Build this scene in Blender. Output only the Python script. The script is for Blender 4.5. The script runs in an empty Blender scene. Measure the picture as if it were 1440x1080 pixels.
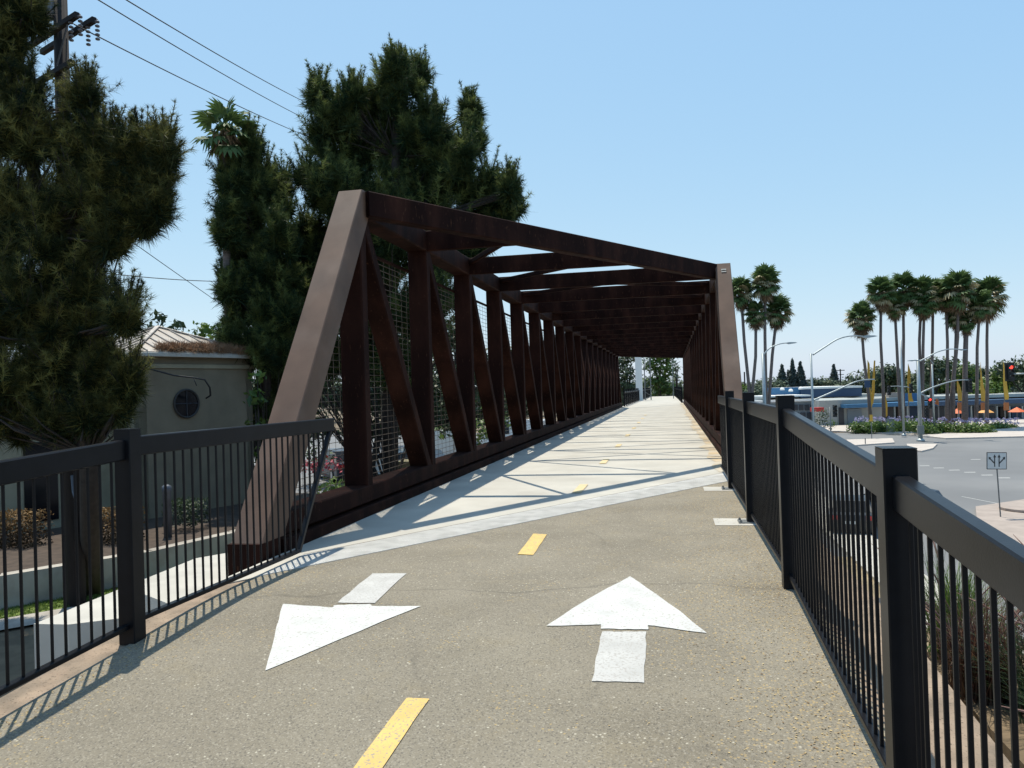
import bpy, bmesh, math, random
import numpy as np
from mathutils import Vector, Matrix
R = math.radians
sc = bpy.context.scene
COL = sc.collection
# ------------------------------------------------------------------ camera, sky, sun, exposure
EYE = 1.6
F = 1100.0; YAW, PITCH, ROLL = 0.2005, 0.0091, 0.0314
cy, sy, cp, sp = math.cos(YAW), math.sin(YAW), math.cos(PITCH), math.sin(PITCH)
r0 = Vector((cy, sy, 0)); fw = Vector((-sy*cp, cy*cp, sp)); u0 = r0.cross(fw)
cr = r0*math.cos(ROLL)-u0*math.sin(ROLL); cu = r0*math.sin(ROLL)+u0*math.cos(ROLL)
cam = bpy.data.objects.new('camera', bpy.data.cameras.new('camera')); COL.objects.link(cam)
M = Matrix((cr, cu, -fw)).transposed().to_4x4(); M.translation = (0, 0, EYE)
cam.matrix_world = M
cam.data.sensor_width = 36; cam.data.lens = F/1440*36
cam.data.clip_start = 0.05; cam.data.clip_end = 3000
sc.camera = cam
SUN_DIR = Vector((-0.83, 1.30, 4.35)).normalized()          # towards the sun
w = bpy.data.worlds.new("World"); sc.world = w; w.use_nodes = True
nt = w.node_tree; bg = nt.nodes['Background']
sky = nt.nodes.new('ShaderNodeTexSky'); sky.sky_type = 'NISHITA'; sky.sun_disc = False
sky.sun_elevation = math.asin(SUN_DIR.z)
sky.sun_rotation = math.atan2(SUN_DIR.x, SUN_DIR.y)
sky.air_density = 1.0; sky.dust_density = 0.6; sky.ozone_density = 1.0
sep = nt.nodes.new('ShaderNodeSeparateColor'); com = nt.nodes.new('ShaderNodeCombineColor'); nt.links.new(sky.outputs[0], sep.inputs[0])
for i, (k, g) in enumerate(((1.50, .60), (2.46, .40), (4.45, .15))):        # the camera's soft highlight roll-off on the sky
    pw = nt.nodes.new('ShaderNodeMath'); pw.operation = 'POWER'; pw.inputs[1].default_value = g
    ml = nt.nodes.new('ShaderNodeMath'); ml.operation = 'MULTIPLY'; ml.inputs[1].default_value = k
    nt.links.new(sep.outputs[i], pw.inputs[0]); nt.links.new(pw.outputs[0], ml.inputs[0]); nt.links.new(ml.outputs[0], com.inputs[i])
nt.links.new(com.outputs[0], bg.inputs[0]); bg.inputs[1].default_value = 0.13
sl = bpy.data.lights.new('sun', 'SUN'); sl.energy = 4.4; sl.angle = R(0.53); sl.color = (1, .935, .81)
so = bpy.data.objects.new('sun', sl); COL.objects.link(so)
so.rotation_euler = SUN_DIR.to_track_quat('Z', 'Y').to_euler(); so.location = (0, 0, 40)
sc.view_settings.view_transform = 'Standard'; sc.view_settings.look = 'None'
sc.view_settings.exposure = 0.3; sc.view_settings.gamma = 1
sc.view_settings.use_curve_mapping = False
sc.cycles.max_bounces = 6; sc.cycles.transparent_max_bounces = 8

def at(px, py, z=None, D=None):
    """a point of the place: along the line of sight of a pixel of the 1440x1080 photo, at height z or depth D"""
    a = (px-720)/F; b = (540-py)/F
    d = cr*a + cu*b + fw
    if z is not None: t = (z-EYE)/d.z
    else: t = D
    return Vector((0, 0, EYE)) + d*t

# ------------------------------------------------------------------ materials
def mat(name, col, rough=.7, metal=0, spec=None, vary=.15, scale=4, bump=0, bscale=60, col2=None, c2scale=1.5, c2lo=.45, c2hi=.65,
        speck=None, speck_scale=150, speck_amt=.5, tint=None, emit=None, trans=0, coat=0, stretch=None):
    m = bpy.data.materials.new(name); m.use_nodes = True
    N = m.node_tree.nodes; L = m.node_tree.links; b = N['Principled BSDF']
    b.inputs['Roughness'].default_value = rough; b.inputs['Metallic'].default_value = metal
    if spec is not None: b.inputs['Specular IOR Level'].default_value = spec
    if coat: b.inputs['Coat Weight'].default_value = coat
    tc = N.new('ShaderNodeTexCoord'); vec = tc.outputs['Object']
    if stretch:
        mp = N.new('ShaderNodeMapping'); mp.inputs['Scale'].default_value = stretch
        L.new(vec, mp.inputs['Vector']); vec = mp.outputs[0]
    def noise(s, det=4):
        n = N.new('ShaderNodeTexNoise'); n.inputs['Scale'].default_value = s; n.inputs['Detail'].default_value = det
        L.new(vec, n.inputs['Vector']); return n.outputs['Fac']
    def ramp(f, lo, hi):
        r = N.new('ShaderNodeMapRange'); r.inputs['From Min'].default_value = lo; r.inputs['From Max'].default_value = hi
        L.new(f, r.inputs['Value']); return r.outputs[0]
    def mix(fac, A, B, mode='MIX'):
        x = N.new('ShaderNodeMix'); x.data_type = 'RGBA'; x.blend_type = mode
        for i, v in ((0, fac), (6, A), (7, B)):
            if hasattr(v, 'is_output') or hasattr(v, 'links'): L.new(v, x.inputs[i])
            else: x.inputs[i].default_value = v
        return x.outputs[2]
    c = (*col, 1)
    if col2 is not None: c = mix(ramp(noise(c2scale, 6), c2lo, c2hi), c, (*col2, 1))
    if tint is not None:
        at_ = N.new('ShaderNodeAttribute'); at_.attribute_name = 'tint'
        c = mix(at_.outputs['Fac'], c, (*tint, 1))
    if vary:
        g = ramp(noise(scale, 8), .3, .7)
        mr = N.new('ShaderNodeMapRange'); mr.inputs['To Min'].default_value = 1-vary; mr.inputs['To Max'].default_value = 1+vary
        L.new(g, mr.inputs['Value'])
        x = N.new('ShaderNodeVectorMath'); x.operation = 'SCALE'
        if isinstance(c, tuple): x.inputs[0].default_value = c[:3]
        else: L.new(c, x.inputs[0])
        L.new(mr.outputs[0], x.inputs['Scale']); c = x.outputs[0]
    if speck is not None:
        c = mix(ramp(noise(speck_scale, 2), speck_amt, speck_amt+.1), c, (*speck, 1))
    if isinstance(c, tuple): b.inputs['Base Color'].default_value = c
    else: L.new(c, b.inputs['Base Color'])
    if bump:
        bp = N.new('ShaderNodeBump'); bp.inputs['Strength'].default_value = bump; bp.inputs['Distance'].default_value = .01
        L.new(noise(bscale, 6), bp.inputs['Height']); L.new(bp.outputs[0], b.inputs['Normal'])
    if trans:
        out = N['Material Output']; tr = N.new('ShaderNodeBsdfTranslucent')
        if isinstance(c, tuple): tr.inputs[0].default_value = c
        else: L.new(c, tr.inputs[0])
        ms = N.new('ShaderNodeMixShader'); ms.inputs[0].default_value = trans
        L.new(b.outputs[0], ms.inputs[1]); L.new(tr.outputs[0], ms.inputs[2]); L.new(ms.outputs[0], out.inputs[0])
    if emit:
        b.inputs['Emission Color'].default_value = (*emit[0], 1); b.inputs['Emission Strength'].default_value = emit[1]
    return m

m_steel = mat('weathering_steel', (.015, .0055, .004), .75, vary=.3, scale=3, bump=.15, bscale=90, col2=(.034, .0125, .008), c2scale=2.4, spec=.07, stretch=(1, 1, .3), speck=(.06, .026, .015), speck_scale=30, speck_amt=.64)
m_steel_sunlit = mat('weathering_steel_sunlit', (.118, .068, .044), .55, vary=.22, scale=2.2, bump=.15, bscale=120, col2=(.17, .115, .085), c2scale=.9, c2lo=.46, c2hi=.70, spec=.3, speck=(.12, .06, .035), speck_scale=22, speck_amt=.7)  # paler copy of the steel: sunlight on the near end posts put into colour
m_wire = mat('mesh_wire', (.16, .12, .09), .45, metal=.4, vary=.1)
m_black = mat('fence_black_paint', (.0085, .0088, .0105), .33, vary=.2, scale=9, spec=.16, bump=.05, bscale=150)
m_deck = mat('bridge_concrete', (.455, .43, .37), .85, vary=.09, scale=1.2, bump=.12, bscale=140, col2=(.40, .375, .32), c2scale=.7, speck=(.38, .35, .3), speck_scale=70, speck_amt=.62)
m_rust = mat('rust_stained_concrete', (.44, .34, .21), .85, vary=.2, scale=2.5, col2=(.44, .40, .32), c2scale=1.3, c2lo=.4, c2hi=.6)
m_plate = mat('tread_plate', (.46, .455, .43), .7, metal=0, vary=.15, scale=3, col2=(.36, .355, .335), c2scale=5, spec=.3)
m_conc = mat('concrete', (.38, .35, .30), .9, vary=.14, scale=1.5, bump=.2, bscale=60, col2=(.31, .28, .24), c2scale=2)
m_conc_white = mat('pale_concrete', (.44, .42, .37), .9, vary=.12, scale=2, bump=.15, bscale=60)
m_tanconc = mat('tan_concrete', (.27, .20, .14), .92, vary=.25, scale=5, bump=.3, bscale=60, col2=(.20, .155, .11), c2scale=4, speck=(.12,.09,.06), speck_scale=60, speck_amt=.6)
m_soil_shaded = mat('shade_darkened_soil', (.06, .042, .03), .95, vary=.35, scale=5, bump=.6, bscale=25)  # bed soil, the left pine's shade put into its dark colour
m_white = mat('white_road_paint', (.52, .515, .485), .7, vary=.10, scale=5, bump=.15, bscale=120, speck=(.36, .34, .29), speck_scale=55, speck_amt=.58)
m_white_worn = mat('worn_white_road_paint', (.45, .44, .41), .75, vary=.10, scale=5, bump=.2, bscale=120, speck=(.36, .34, .31), speck_scale=60, speck_amt=.535)
m_yellow = mat('yellow_road_paint', (.62, .42, .13), .75, vary=.1, scale=5, speck=(.30, .26, .19), speck_scale=70, speck_amt=.55)
m_yellow_faint = mat('faded_yellow_paint', (.60, .47, .26), .8, vary=.1, scale=5)
m_road = mat('road_asphalt', (.15, .152, .152), .85, vary=.10, scale=.15, bump=.1, col2=(.185, .185, .182), c2scale=.08)
m_walk = mat('sidewalk', (.46, .41, .36), .9, vary=.1, scale=.8)
m_pink = mat('pinkish_paving', (.33, .275, .235), .9, vary=.12, scale=1.5)
m_dirt = mat('dirt', (.17, .125, .075), .95, vary=.3, scale=1.5, bump=.6, bscale=12, col2=(.10, .075, .045), c2scale=.9)
m_bank = mat('dry_bank', (.30, .235, .14), .95, vary=.25, scale=1.5, bump=.6, bscale=12, col2=(.20, .155, .09), c2scale=.9)
m_grassm = mat('lawn', (.11, .155, .025), .9, vary=.3, scale=6, bump=.6, bscale=60, col2=(.11, .17, .03), c2scale=1.5)
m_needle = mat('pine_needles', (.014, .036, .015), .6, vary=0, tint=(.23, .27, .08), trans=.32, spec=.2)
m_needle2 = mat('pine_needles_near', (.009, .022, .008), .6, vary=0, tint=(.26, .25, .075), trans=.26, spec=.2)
m_leaf = mat('green_leaves', (.035, .075, .014), .5, vary=0, tint=(.14, .22, .035), trans=.3)
m_leaf_dark = mat('dark_leaves', (.022, .042, .018), .55, vary=0, tint=(.06, .095, .03), trans=.2)
m_leaf_far = mat('far_leaves', (.055, .085, .055), .7, vary=0, tint=(.12, .15, .08), trans=.15)
m_conifer = mat('far_conifer_needles', (.035, .055, .05), .7, vary=0, tint=(.06, .085, .07), trans=.1)
m_bark = mat('bark', (.035, .027, .022), .9, vary=.35, scale=8, bump=.6, bscale=30)
m_palmbark = mat('palm_bark', (.15, .12, .105), .9, vary=.3, scale=3, bump=.3, bscale=20, stretch=(1, 1, 6))
m_frond = mat('palm_frond', (.085, .14, .045), .6, spec=.25, vary=.3, scale=.6, trans=.25)
m_frond_pale = mat('sun_bleached_frond', (.36, .31, .17), .5, vary=.3, scale=.8, trans=.2)
m_skirt = mat('dry_palm_fronds', (.30, .20, .115), .8, vary=.3, scale=1.5, tint=(.05, .06, .025), trans=.15)
m_wood = mat('creosoted_wood', (.018, .014, .014), .9, vary=.3, scale=5, bump=.3, bscale=30, stretch=(6, 6, .6))
m_cable = mat('cable', (.02, .02, .022), .6, vary=0)
m_ins = mat('insulator', (.14, .13, .14), .35, vary=0)
m_stucco = mat('taupe_stucco', (.19, .165, .115), .92, vary=.12, scale=2, bump=.2, bscale=90)
m_stucco_l = mat('cream_stucco', (.29, .27, .19), .92, vary=.12, scale=2, bump=.2, bscale=90)
m_trim = mat('grey_trim', (.42, .42, .38), .6, vary=.08)
m_roofm = mat('metal_roof', (.40, .36, .31), .45, metal=.2, vary=.12, scale=1.5, col2=(.33, .29, .25), c2scale=2)
m_litter = mat('dry_needle_litter', (.20, .12, .065), .9, vary=.3, scale=6, tint=(.42, .24, .13))
m_glass = mat('dark_window_glass', (.006, .007, .010), .12, vary=0, spec=.25)
m_galv = mat('galvanised_pole', (.36, .40, .40), .45, metal=.5, vary=.08, scale=3)
m_galv_d = mat('dull_steel_pole', (.17, .18, .18), .5, metal=.4, vary=.1)
m_blue = mat('blue_fascia', (.03, .135, .27), .5, vary=.1, scale=.4)
m_blue_d = mat('dark_blue_canopy', (.02, .055, .115), .5, vary=.1, scale=.4)
m_bwall = mat('grey_blue_wall', (.19, .235, .27), .85, vary=.1, scale=.3)
m_bwall2 = mat('pale_grey_wall', (.34, .36, .34), .85, vary=.1, scale=.3)
m_broof = mat('white_flat_roof', (.78, .78, .74), .8, vary=.05, scale=.3)
m_bdark = mat('shop_dark_front', (.03, .038, .05), .3, vary=.3, scale=.3)
m_red = mat('red_awning', (.42, .035, .03), .6, vary=.05)
m_orange = mat('orange_canvas', (.65, .13, .03), .6, vary=.05)
m_amber = mat('amber_canvas', (.68, .33, .08), .6, vary=.05)
m_banner = mat('yellow_banner', (.52, .32, .035), .6, vary=.1, scale=.4)
m_banner_o = mat('orange_banner', (.36, .12, .03), .6, vary=.1, scale=.4)
m_sig = mat('signal_housing', (.012, .014, .014), .5, vary=0)
m_redlamp = mat('lit_red_lamp', (.6, .02, .02), .4, vary=0, emit=((1, .05, .03), 2.2))
m_sign = mat('sign_white', (.55, .57, .55), .5, vary=.05)
m_signblk = mat('sign_black', (.02, .02, .02), .5, vary=0)
m_carblk = mat('black_car_paint', (.008, .009, .011), .42, vary=0, coat=.15)
m_carblue = mat('dark_blue_car_paint', (.02, .03, .045), .42, vary=0, coat=.15)
m_carwht = mat('white_car_paint', (.72, .72, .70), .25, vary=0, coat=.6)
m_carmar = mat('maroon_car_paint', (.10, .012, .015), .2, vary=0, coat=.6)
m_tyre = mat('tyre', (.015, .015, .015), .85, vary=0)
m_rim = mat('rim', (.4, .4, .42), .3, metal=.8, vary=0)
m_tail = mat('tail_lamp_red', (.5, .012, .015), .25, vary=0)
m_lamp = mat('headlamp', (.7, .7, .7), .15, vary=0)
m_plastic = mat('dark_trim', (.03, .03, .03), .6, vary=0)
m_olive = mat('olive_canvas', (.16, .14, .075), .8, vary=.15)
m_hedge = mat('brown_hedge_leaves', (.05, .03, .012), .8, vary=0, tint=(.26, .15, .05), trans=.15)
m_purple = mat('purple_grass', (.035, .014, .016), .5, vary=0, tint=(.16, .085, .05), trans=.3)
m_plume = mat('grass_plume', (.30, .17, .13), .8, vary=.2, scale=20, trans=.2)
m_lilac = mat('lilac_flowers', (.40, .37, .54), .7, vary=.25, scale=3)
m_redfl = mat('red_flowers', (.28, .02, .04), .7, vary=.25, scale=3)
m_pipe = mat('grey_conduit', (.13, .145, .17), .5, metal=.3, vary=.15)
m_grayboxm = mat('utility_grey', (.21, .215, .19), .75, vary=.12, scale=3)
m_seam = mat('dark_joint_steel', (.05, .035, .03), .8, vary=.1)  # dark brown of the expansion joint strip

# asphalt of the near path: aggregate speckle, stains and dry litter by the right-hand fence
def asphalt():
    m = bpy.data.materials.new('path_asphalt'); m.use_nodes = True
    N = m.node_tree.nodes; L = m.node_tree.links; b = N['Principled BSDF']
    b.inputs['Roughness'].default_value = .88; b.inputs['Specular IOR Level'].default_value = .35
    tc = N.new('ShaderNodeTexCoord'); V = tc.outputs['Object']
    def noise(s, d=4):
        n = N.new('ShaderNodeTexNoise'); n.inputs['Scale'].default_value = s; n.inputs['Detail'].default_value = d; L.new(V, n.inputs['Vector']); return n.outputs['Fac']
    def mr(f, a, c, lo=0., hi=1.):
        r = N.new('ShaderNodeMapRange'); r.inputs['From Min'].default_value = a; r.inputs['From Max'].default_value = c
        r.inputs['To Min'].default_value = lo; r.inputs['To Max'].default_value = hi; L.new(f, r.inputs['Value']); return r.outputs[0]
    def mixc(f, A, B):
        x = N.new('ShaderNodeMix'); x.data_type = 'RGBA'
        for i, v in ((0, f), (6, A), (7, B)):
            if hasattr(v, 'links'): L.new(v, x.inputs[i])
            else: x.inputs[i].default_value = v
        return x.outputs[2]
    def math_(op, a, c):
        x = N.new('ShaderNodeMath'); x.operation = op
        for i, v in ((0, a), (1, c)):
            if hasattr(v, 'links'): L.new(v, x.inputs[i])
            else: x.inputs[i].default_value = v
        return x.outputs[0]
    c = mixc(mr(noise(1.1, 6), .35, .65), (.192, .167, .123, 1), (.234, .205, .152, 1))
    c = mixc(mr(noise(.45, 3), .52, .68), c, (.158, .136, .098, 1))
    c = mixc(mr(noise(3.5, 5), .56, .72, 0, .6), c, (.225, .19, .128, 1))
    vo = N.new('ShaderNodeTexVoronoi'); vo.inputs['Scale'].default_value = 120; L.new(V, vo.inputs['Vector'])
    sx = N.new('ShaderNodeSeparateXYZ'); L.new(vo.outputs['Color'], sx.inputs[0])
    c = mixc(mr(sx.outputs[0], .70, 1., 0, .62), c, (.34, .305, .24, 1))           # pale stones
    c = mixc(mr(sx.outputs[1], .75, 1., 0, .6), c, (.06, .055, .05, 1))         # dark stones
    vo2 = N.new('ShaderNodeTexVoronoi'); vo2.inputs['Scale'].default_value = 38; L.new(V, vo2.inputs['Vector'])
    sx2 = N.new('ShaderNodeSeparateXYZ'); L.new(vo2.outputs['Color'], sx2.inputs[0])
    near = mr(vo2.outputs['Distance'], .30, .16)
    c = mixc(math_('MULTIPLY', mr(sx2.outputs[2], .93, .95, 0, .8), near), c, (.5, .46, .36, 1))
    # dry blossom litter
    sp_ = N.new('ShaderNodeSeparateXYZ'); L.new(V, sp_.inputs[0])
    zone = math_('ADD', mr(sp_.outputs[0], -.5, 1.0, 0, .30), mr(sp_.outputs[0], -3.0, -3.7, 0, .26))
    zone = math_('ADD', zone, mr(noise(1.3, 3), .35, .7, -.12, .16))
    vo3 = N.new('ShaderNodeTexVoronoi'); vo3.inputs['Scale'].default_value = 60; L.new(V, vo3.inputs['Vector'])
    sx3 = N.new('ShaderNodeSeparateXYZ'); L.new(vo3.outputs['Color'], sx3.inputs[0])
    hit = math_('MULTIPLY', math_('LESS_THAN', sx3.outputs[0], zone), mr(vo3.outputs['Distance'], .55, .25))
    c = mixc(math_('MULTIPLY', hit, .75), c, (.40, .29, .13, 1))
    # old seam / crack across the path
    n1 = noise(.9, 5)
    yy = math_('ADD', sp_.outputs[1], math_('MULTIPLY', n1, .9))
    crack = mr(math_('ABSOLUTE', math_('SUBTRACT', math_('SUBTRACT', yy, math_('MULTIPLY', sp_.outputs[0], .16)), 6.85), 0), .035, .0)
    c = mixc(math_('MULTIPLY', crack, .35), c, (.05, .045, .04, 1))
    nz = N.new('ShaderNodeTexNoise'); nz.inputs['Scale'].default_value = 2.2; nz.inputs['Detail'].default_value = 5; L.new(V, nz.inputs['Vector'])
    ad = N.new('ShaderNodeVectorMath'); ad.operation = 'MULTIPLY_ADD'; L.new(nz.outputs['Color'], ad.inputs[0]); ad.inputs[1].default_value = (.5, .5, 0); L.new(V, ad.inputs[2])
    ve = N.new('ShaderNodeTexVoronoi'); ve.feature = 'DISTANCE_TO_EDGE'; ve.inputs['Scale'].default_value = .42; L.new(ad.outputs[0], ve.inputs['Vector'])
    c = mixc(math_('MULTIPLY', mr(ve.outputs['Distance'], .009, .002), mr(noise(.8, 2), .42, .6, 0, .2)), c, (.05, .045, .04, 1))
    L.new(c, b.inputs['Base Color'])
    bp = N.new('ShaderNodeBump'); bp.inputs['Strength'].default_value = .4; bp.inputs['Distance'].default_value = .006
    L.new(vo.outputs['Distance'], bp.inputs['Height']); L.new(bp.outputs[0], b.inputs['Normal'])
    return m
m_asph = asphalt()

# ------------------------------------------------------------------ mesh helpers
class MB:
    def __init__(s): s.v = []; s.f = []; s.t = None
    def poly(s, pts):
        n = len(s.v); s.v += [tuple(p) for p in pts]; s.f.append(tuple(range(n, n+len(pts))))
    def box(s, x0, x1, y0, y1, z0, z1):
        n = len(s.v)
        s.v += [(x0,y0,z0),(x1,y0,z0),(x1,y1,z0),(x0,y1,z0),(x0,y0,z1),(x1,y0,z1),(x1,y1,z1),(x0,y1,z1)]
        s.f += [tuple(n+i for i in q) for q in ((0,3,2,1),(4,5,6,7),(0,1,5,4),(1,2,6,5),(2,3,7,6),(3,0,4,7))]
        return s
    def prism(s, pts, d):
        """closed polygon pts (3D) pushed along vector d"""
        n = len(s.v); k = len(pts); d = Vector(d)
        s.v += [tuple(p) for p in pts] + [tuple(Vector(p)+d) for p in pts]
        s.f.append(tuple(range(n+k-1, n-1, -1))); s.f.append(tuple(range(n+k, n+2*k)))
        for i in range(k): j = (i+1) % k; s.f.append((n+i, n+j, n+k+j, n+k+i))
        return s
    def beam(s, p0, p1, w, h, up=(0,0,1), ch=.012):
        """bar with chamfered edges; w across, h along up"""
        p0 = Vector(p0); p1 = Vector(p1); d = (p1-p0).normalized(); up = Vector(up)
        side = d.cross(up).normalized(); up = side.cross(d).normalized()
        a, b = w/2, h/2; c = min(ch, a*.5, b*.5)
        prof = [(-a+c,-b),(a-c,-b),(a,-b+c),(a,b-c),(a-c,b),(-a+c,b),(-a,b-c),(-a,-b+c)]
        s.prism([p0+side*x+up*y for x, y in prof], p1-p0); return s
    def tube(s, pts, r, n=6, cap=True):
        pts = [Vector(p) for p in pts]; k = len(pts)
        rs = r if isinstance(r, (list, tuple)) else [r]*k
        base = len(s.v); prev = None
        for i, p in enumerate(pts):
            d = (pts[min(i+1, k-1)]-pts[max(i-1, 0)]).normalized()
            if prev is None:
                a = d.cross(Vector((0,0,1)));
                if a.length < .1: a = d.cross(Vector((1,0,0)))
                a.normalize()
            else: a = (prev-d*prev.dot(d)).normalized()
            prev = a; b = d.cross(a)
            for j in range(n):
                t = 2*math.pi*j/n; s.v.append(tuple(p+(a*math.cos(t)+b*math.sin(t))*rs[i]))
        for i in range(k-1):
            for j in range(n):
                q = (j+1) % n; s.f.append((base+i*n+j, base+i*n+q, base+(i+1)*n+q, base+(i+1)*n+j))
        if cap: s.f.append(tuple(base+j for j in range(n-1, -1, -1))); s.f.append(tuple(base+(k-1)*n+j for j in range(n)))
        return s
    def lathe(s, c, prof, n=12):
        s_base = len(s.v); c = Vector(c)
        for r, z in prof:
            for j in range(n):
                t = 2*math.pi*j/n; s.v.append((c.x+r*math.cos(t), c.y+r*math.sin(t), c.z+z))
        for i in range(len(prof)-1):
            for j in range(n):
                q = (j+1) % n; s.f.append((s_base+i*n+j, s_base+i*n+q, s_base+(i+1)*n+q, s_base+(i+1)*n+j))
        s.f.append(tuple(s_base+j for j in range(n-1, -1, -1))); s.f.append(tuple(s_base+(len(prof)-1)*n+j for j in range(n)))
        return s
    def mesh(s, name, m):
        me = bpy.data.meshes.new(name); me.from_pydata(s.v, [], s.f); me.materials.append(m); me.update(); return me
    def build(s, name, m, parent=None, smooth=False):
        me = s.mesh(name, m)
        if smooth: me.polygons.foreach_set('use_smooth', [True]*len(me.polygons))
        return link(name, me, parent)
def link(name, me, parent=None, loc=None, rz=None):
    o = bpy.data.objects.new(name, me); COL.objects.link(o)
    if parent is not None:
        o.parent = parent
        if loc is None: o.matrix_parent_inverse = parent.matrix_world.inverted() if False else Matrix.Translation(-parent.location) if parent.type == 'EMPTY' and not parent.get('local') else Matrix()
    if loc is not None: o.location = loc
    if rz is not None: o.rotation_euler.z = rz
    return o
def tag(o, label=None, cat=None, group=None, kind=None):
    if label: o['label'] = label
    if cat: o['category'] = cat
    if group: o['group'] = group
    if kind: o['kind'] = kind
    return o
def thing(name, label, cat, loc=(0,0,0), group=None, local=False, rz=0):
    o = bpy.data.objects.new(name, None); o.empty_display_size = .3; COL.objects.link(o); o.location = loc; o.rotation_euler.z = rz
    if local: o['local'] = 1
    return tag(o, label, cat, group)
def struct(mb, name, m): return tag(mb.build(name, m), kind='structure')
def sheet(name, pts, m, kind='structure', thick=None):
    mb = MB(); mb.poly(pts); o = mb.build(name, m)
    if kind: o['kind'] = kind
    return o

def np_mesh(name, V, Fc, m, tint=None, parent=None):
    """V (n,3) array, Fc (k,3) triangles"""
    me = bpy.data.meshes.new(name); n = len(V); k = len(Fc)
    me.vertices.add(n); me.vertices.foreach_set('co', V.astype(np.float32).ravel())
    me.loops.add(k*3); me.loops.foreach_set('vertex_index', Fc.astype(np.int32).ravel())
    me.polygons.add(k); me.polygons.foreach_set('loop_start', np.arange(0, k*3, 3, dtype=np.int32))
    me.polygons.foreach_set('loop_total', np.full(k, 3, dtype=np.int32))
    if tint is not None:
        a = me.attributes.new('tint', 'FLOAT', 'POINT'); a.data.foreach_set('value', tint.astype(np.float32))
    me.update(); me.validate(); me.materials.append(m)
    return link(name, me, parent)
rng = np.random.default_rng(7); random.seed(7)
def unit(a): return a/np.maximum(np.linalg.norm(a, axis=-1, keepdims=True), 1e-9)
def rdir(n): return unit(rng.normal(size=(n, 3)))

def needles(cent, dirs, per, length, width, spread=.8, tint=None):
    """bundles of long thin needles about each centre"""
    n = len(cent); c = np.repeat(cent, per, 0); d = np.repeat(dirs, per, 0)
    nd = unit(d*(1-spread*.5)+rdir(n*per)*spread)
    L = length*(.7+.6*rng.random((n*per, 1)))
    c = c - d*length*.6*rng.random((n*per, 1))
    side = unit(np.cross(nd, rdir(n*per)))*width*.5
    V = np.stack([c-side, c+side, c+nd*L], 1).reshape(-1, 3)
    Fc = np.arange(n*per*3).reshape(-1, 3)
    if tint is None: tint = rng.random(n)
    T = np.repeat(np.repeat(tint, per)*(.6+.5*rng.random(n*per)), 3)
    return V, Fc, np.clip(T, 0, 1)
def join(parts):
    Vs, Fs, Ts, o = [], [], [], 0
    for V, Fc, T in parts: Vs.append(V); Fs.append(Fc+o); Ts.append(T); o += len(V)
    return np.concatenate(Vs), np.concatenate(Fs), np.concatenate(Ts)

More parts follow.
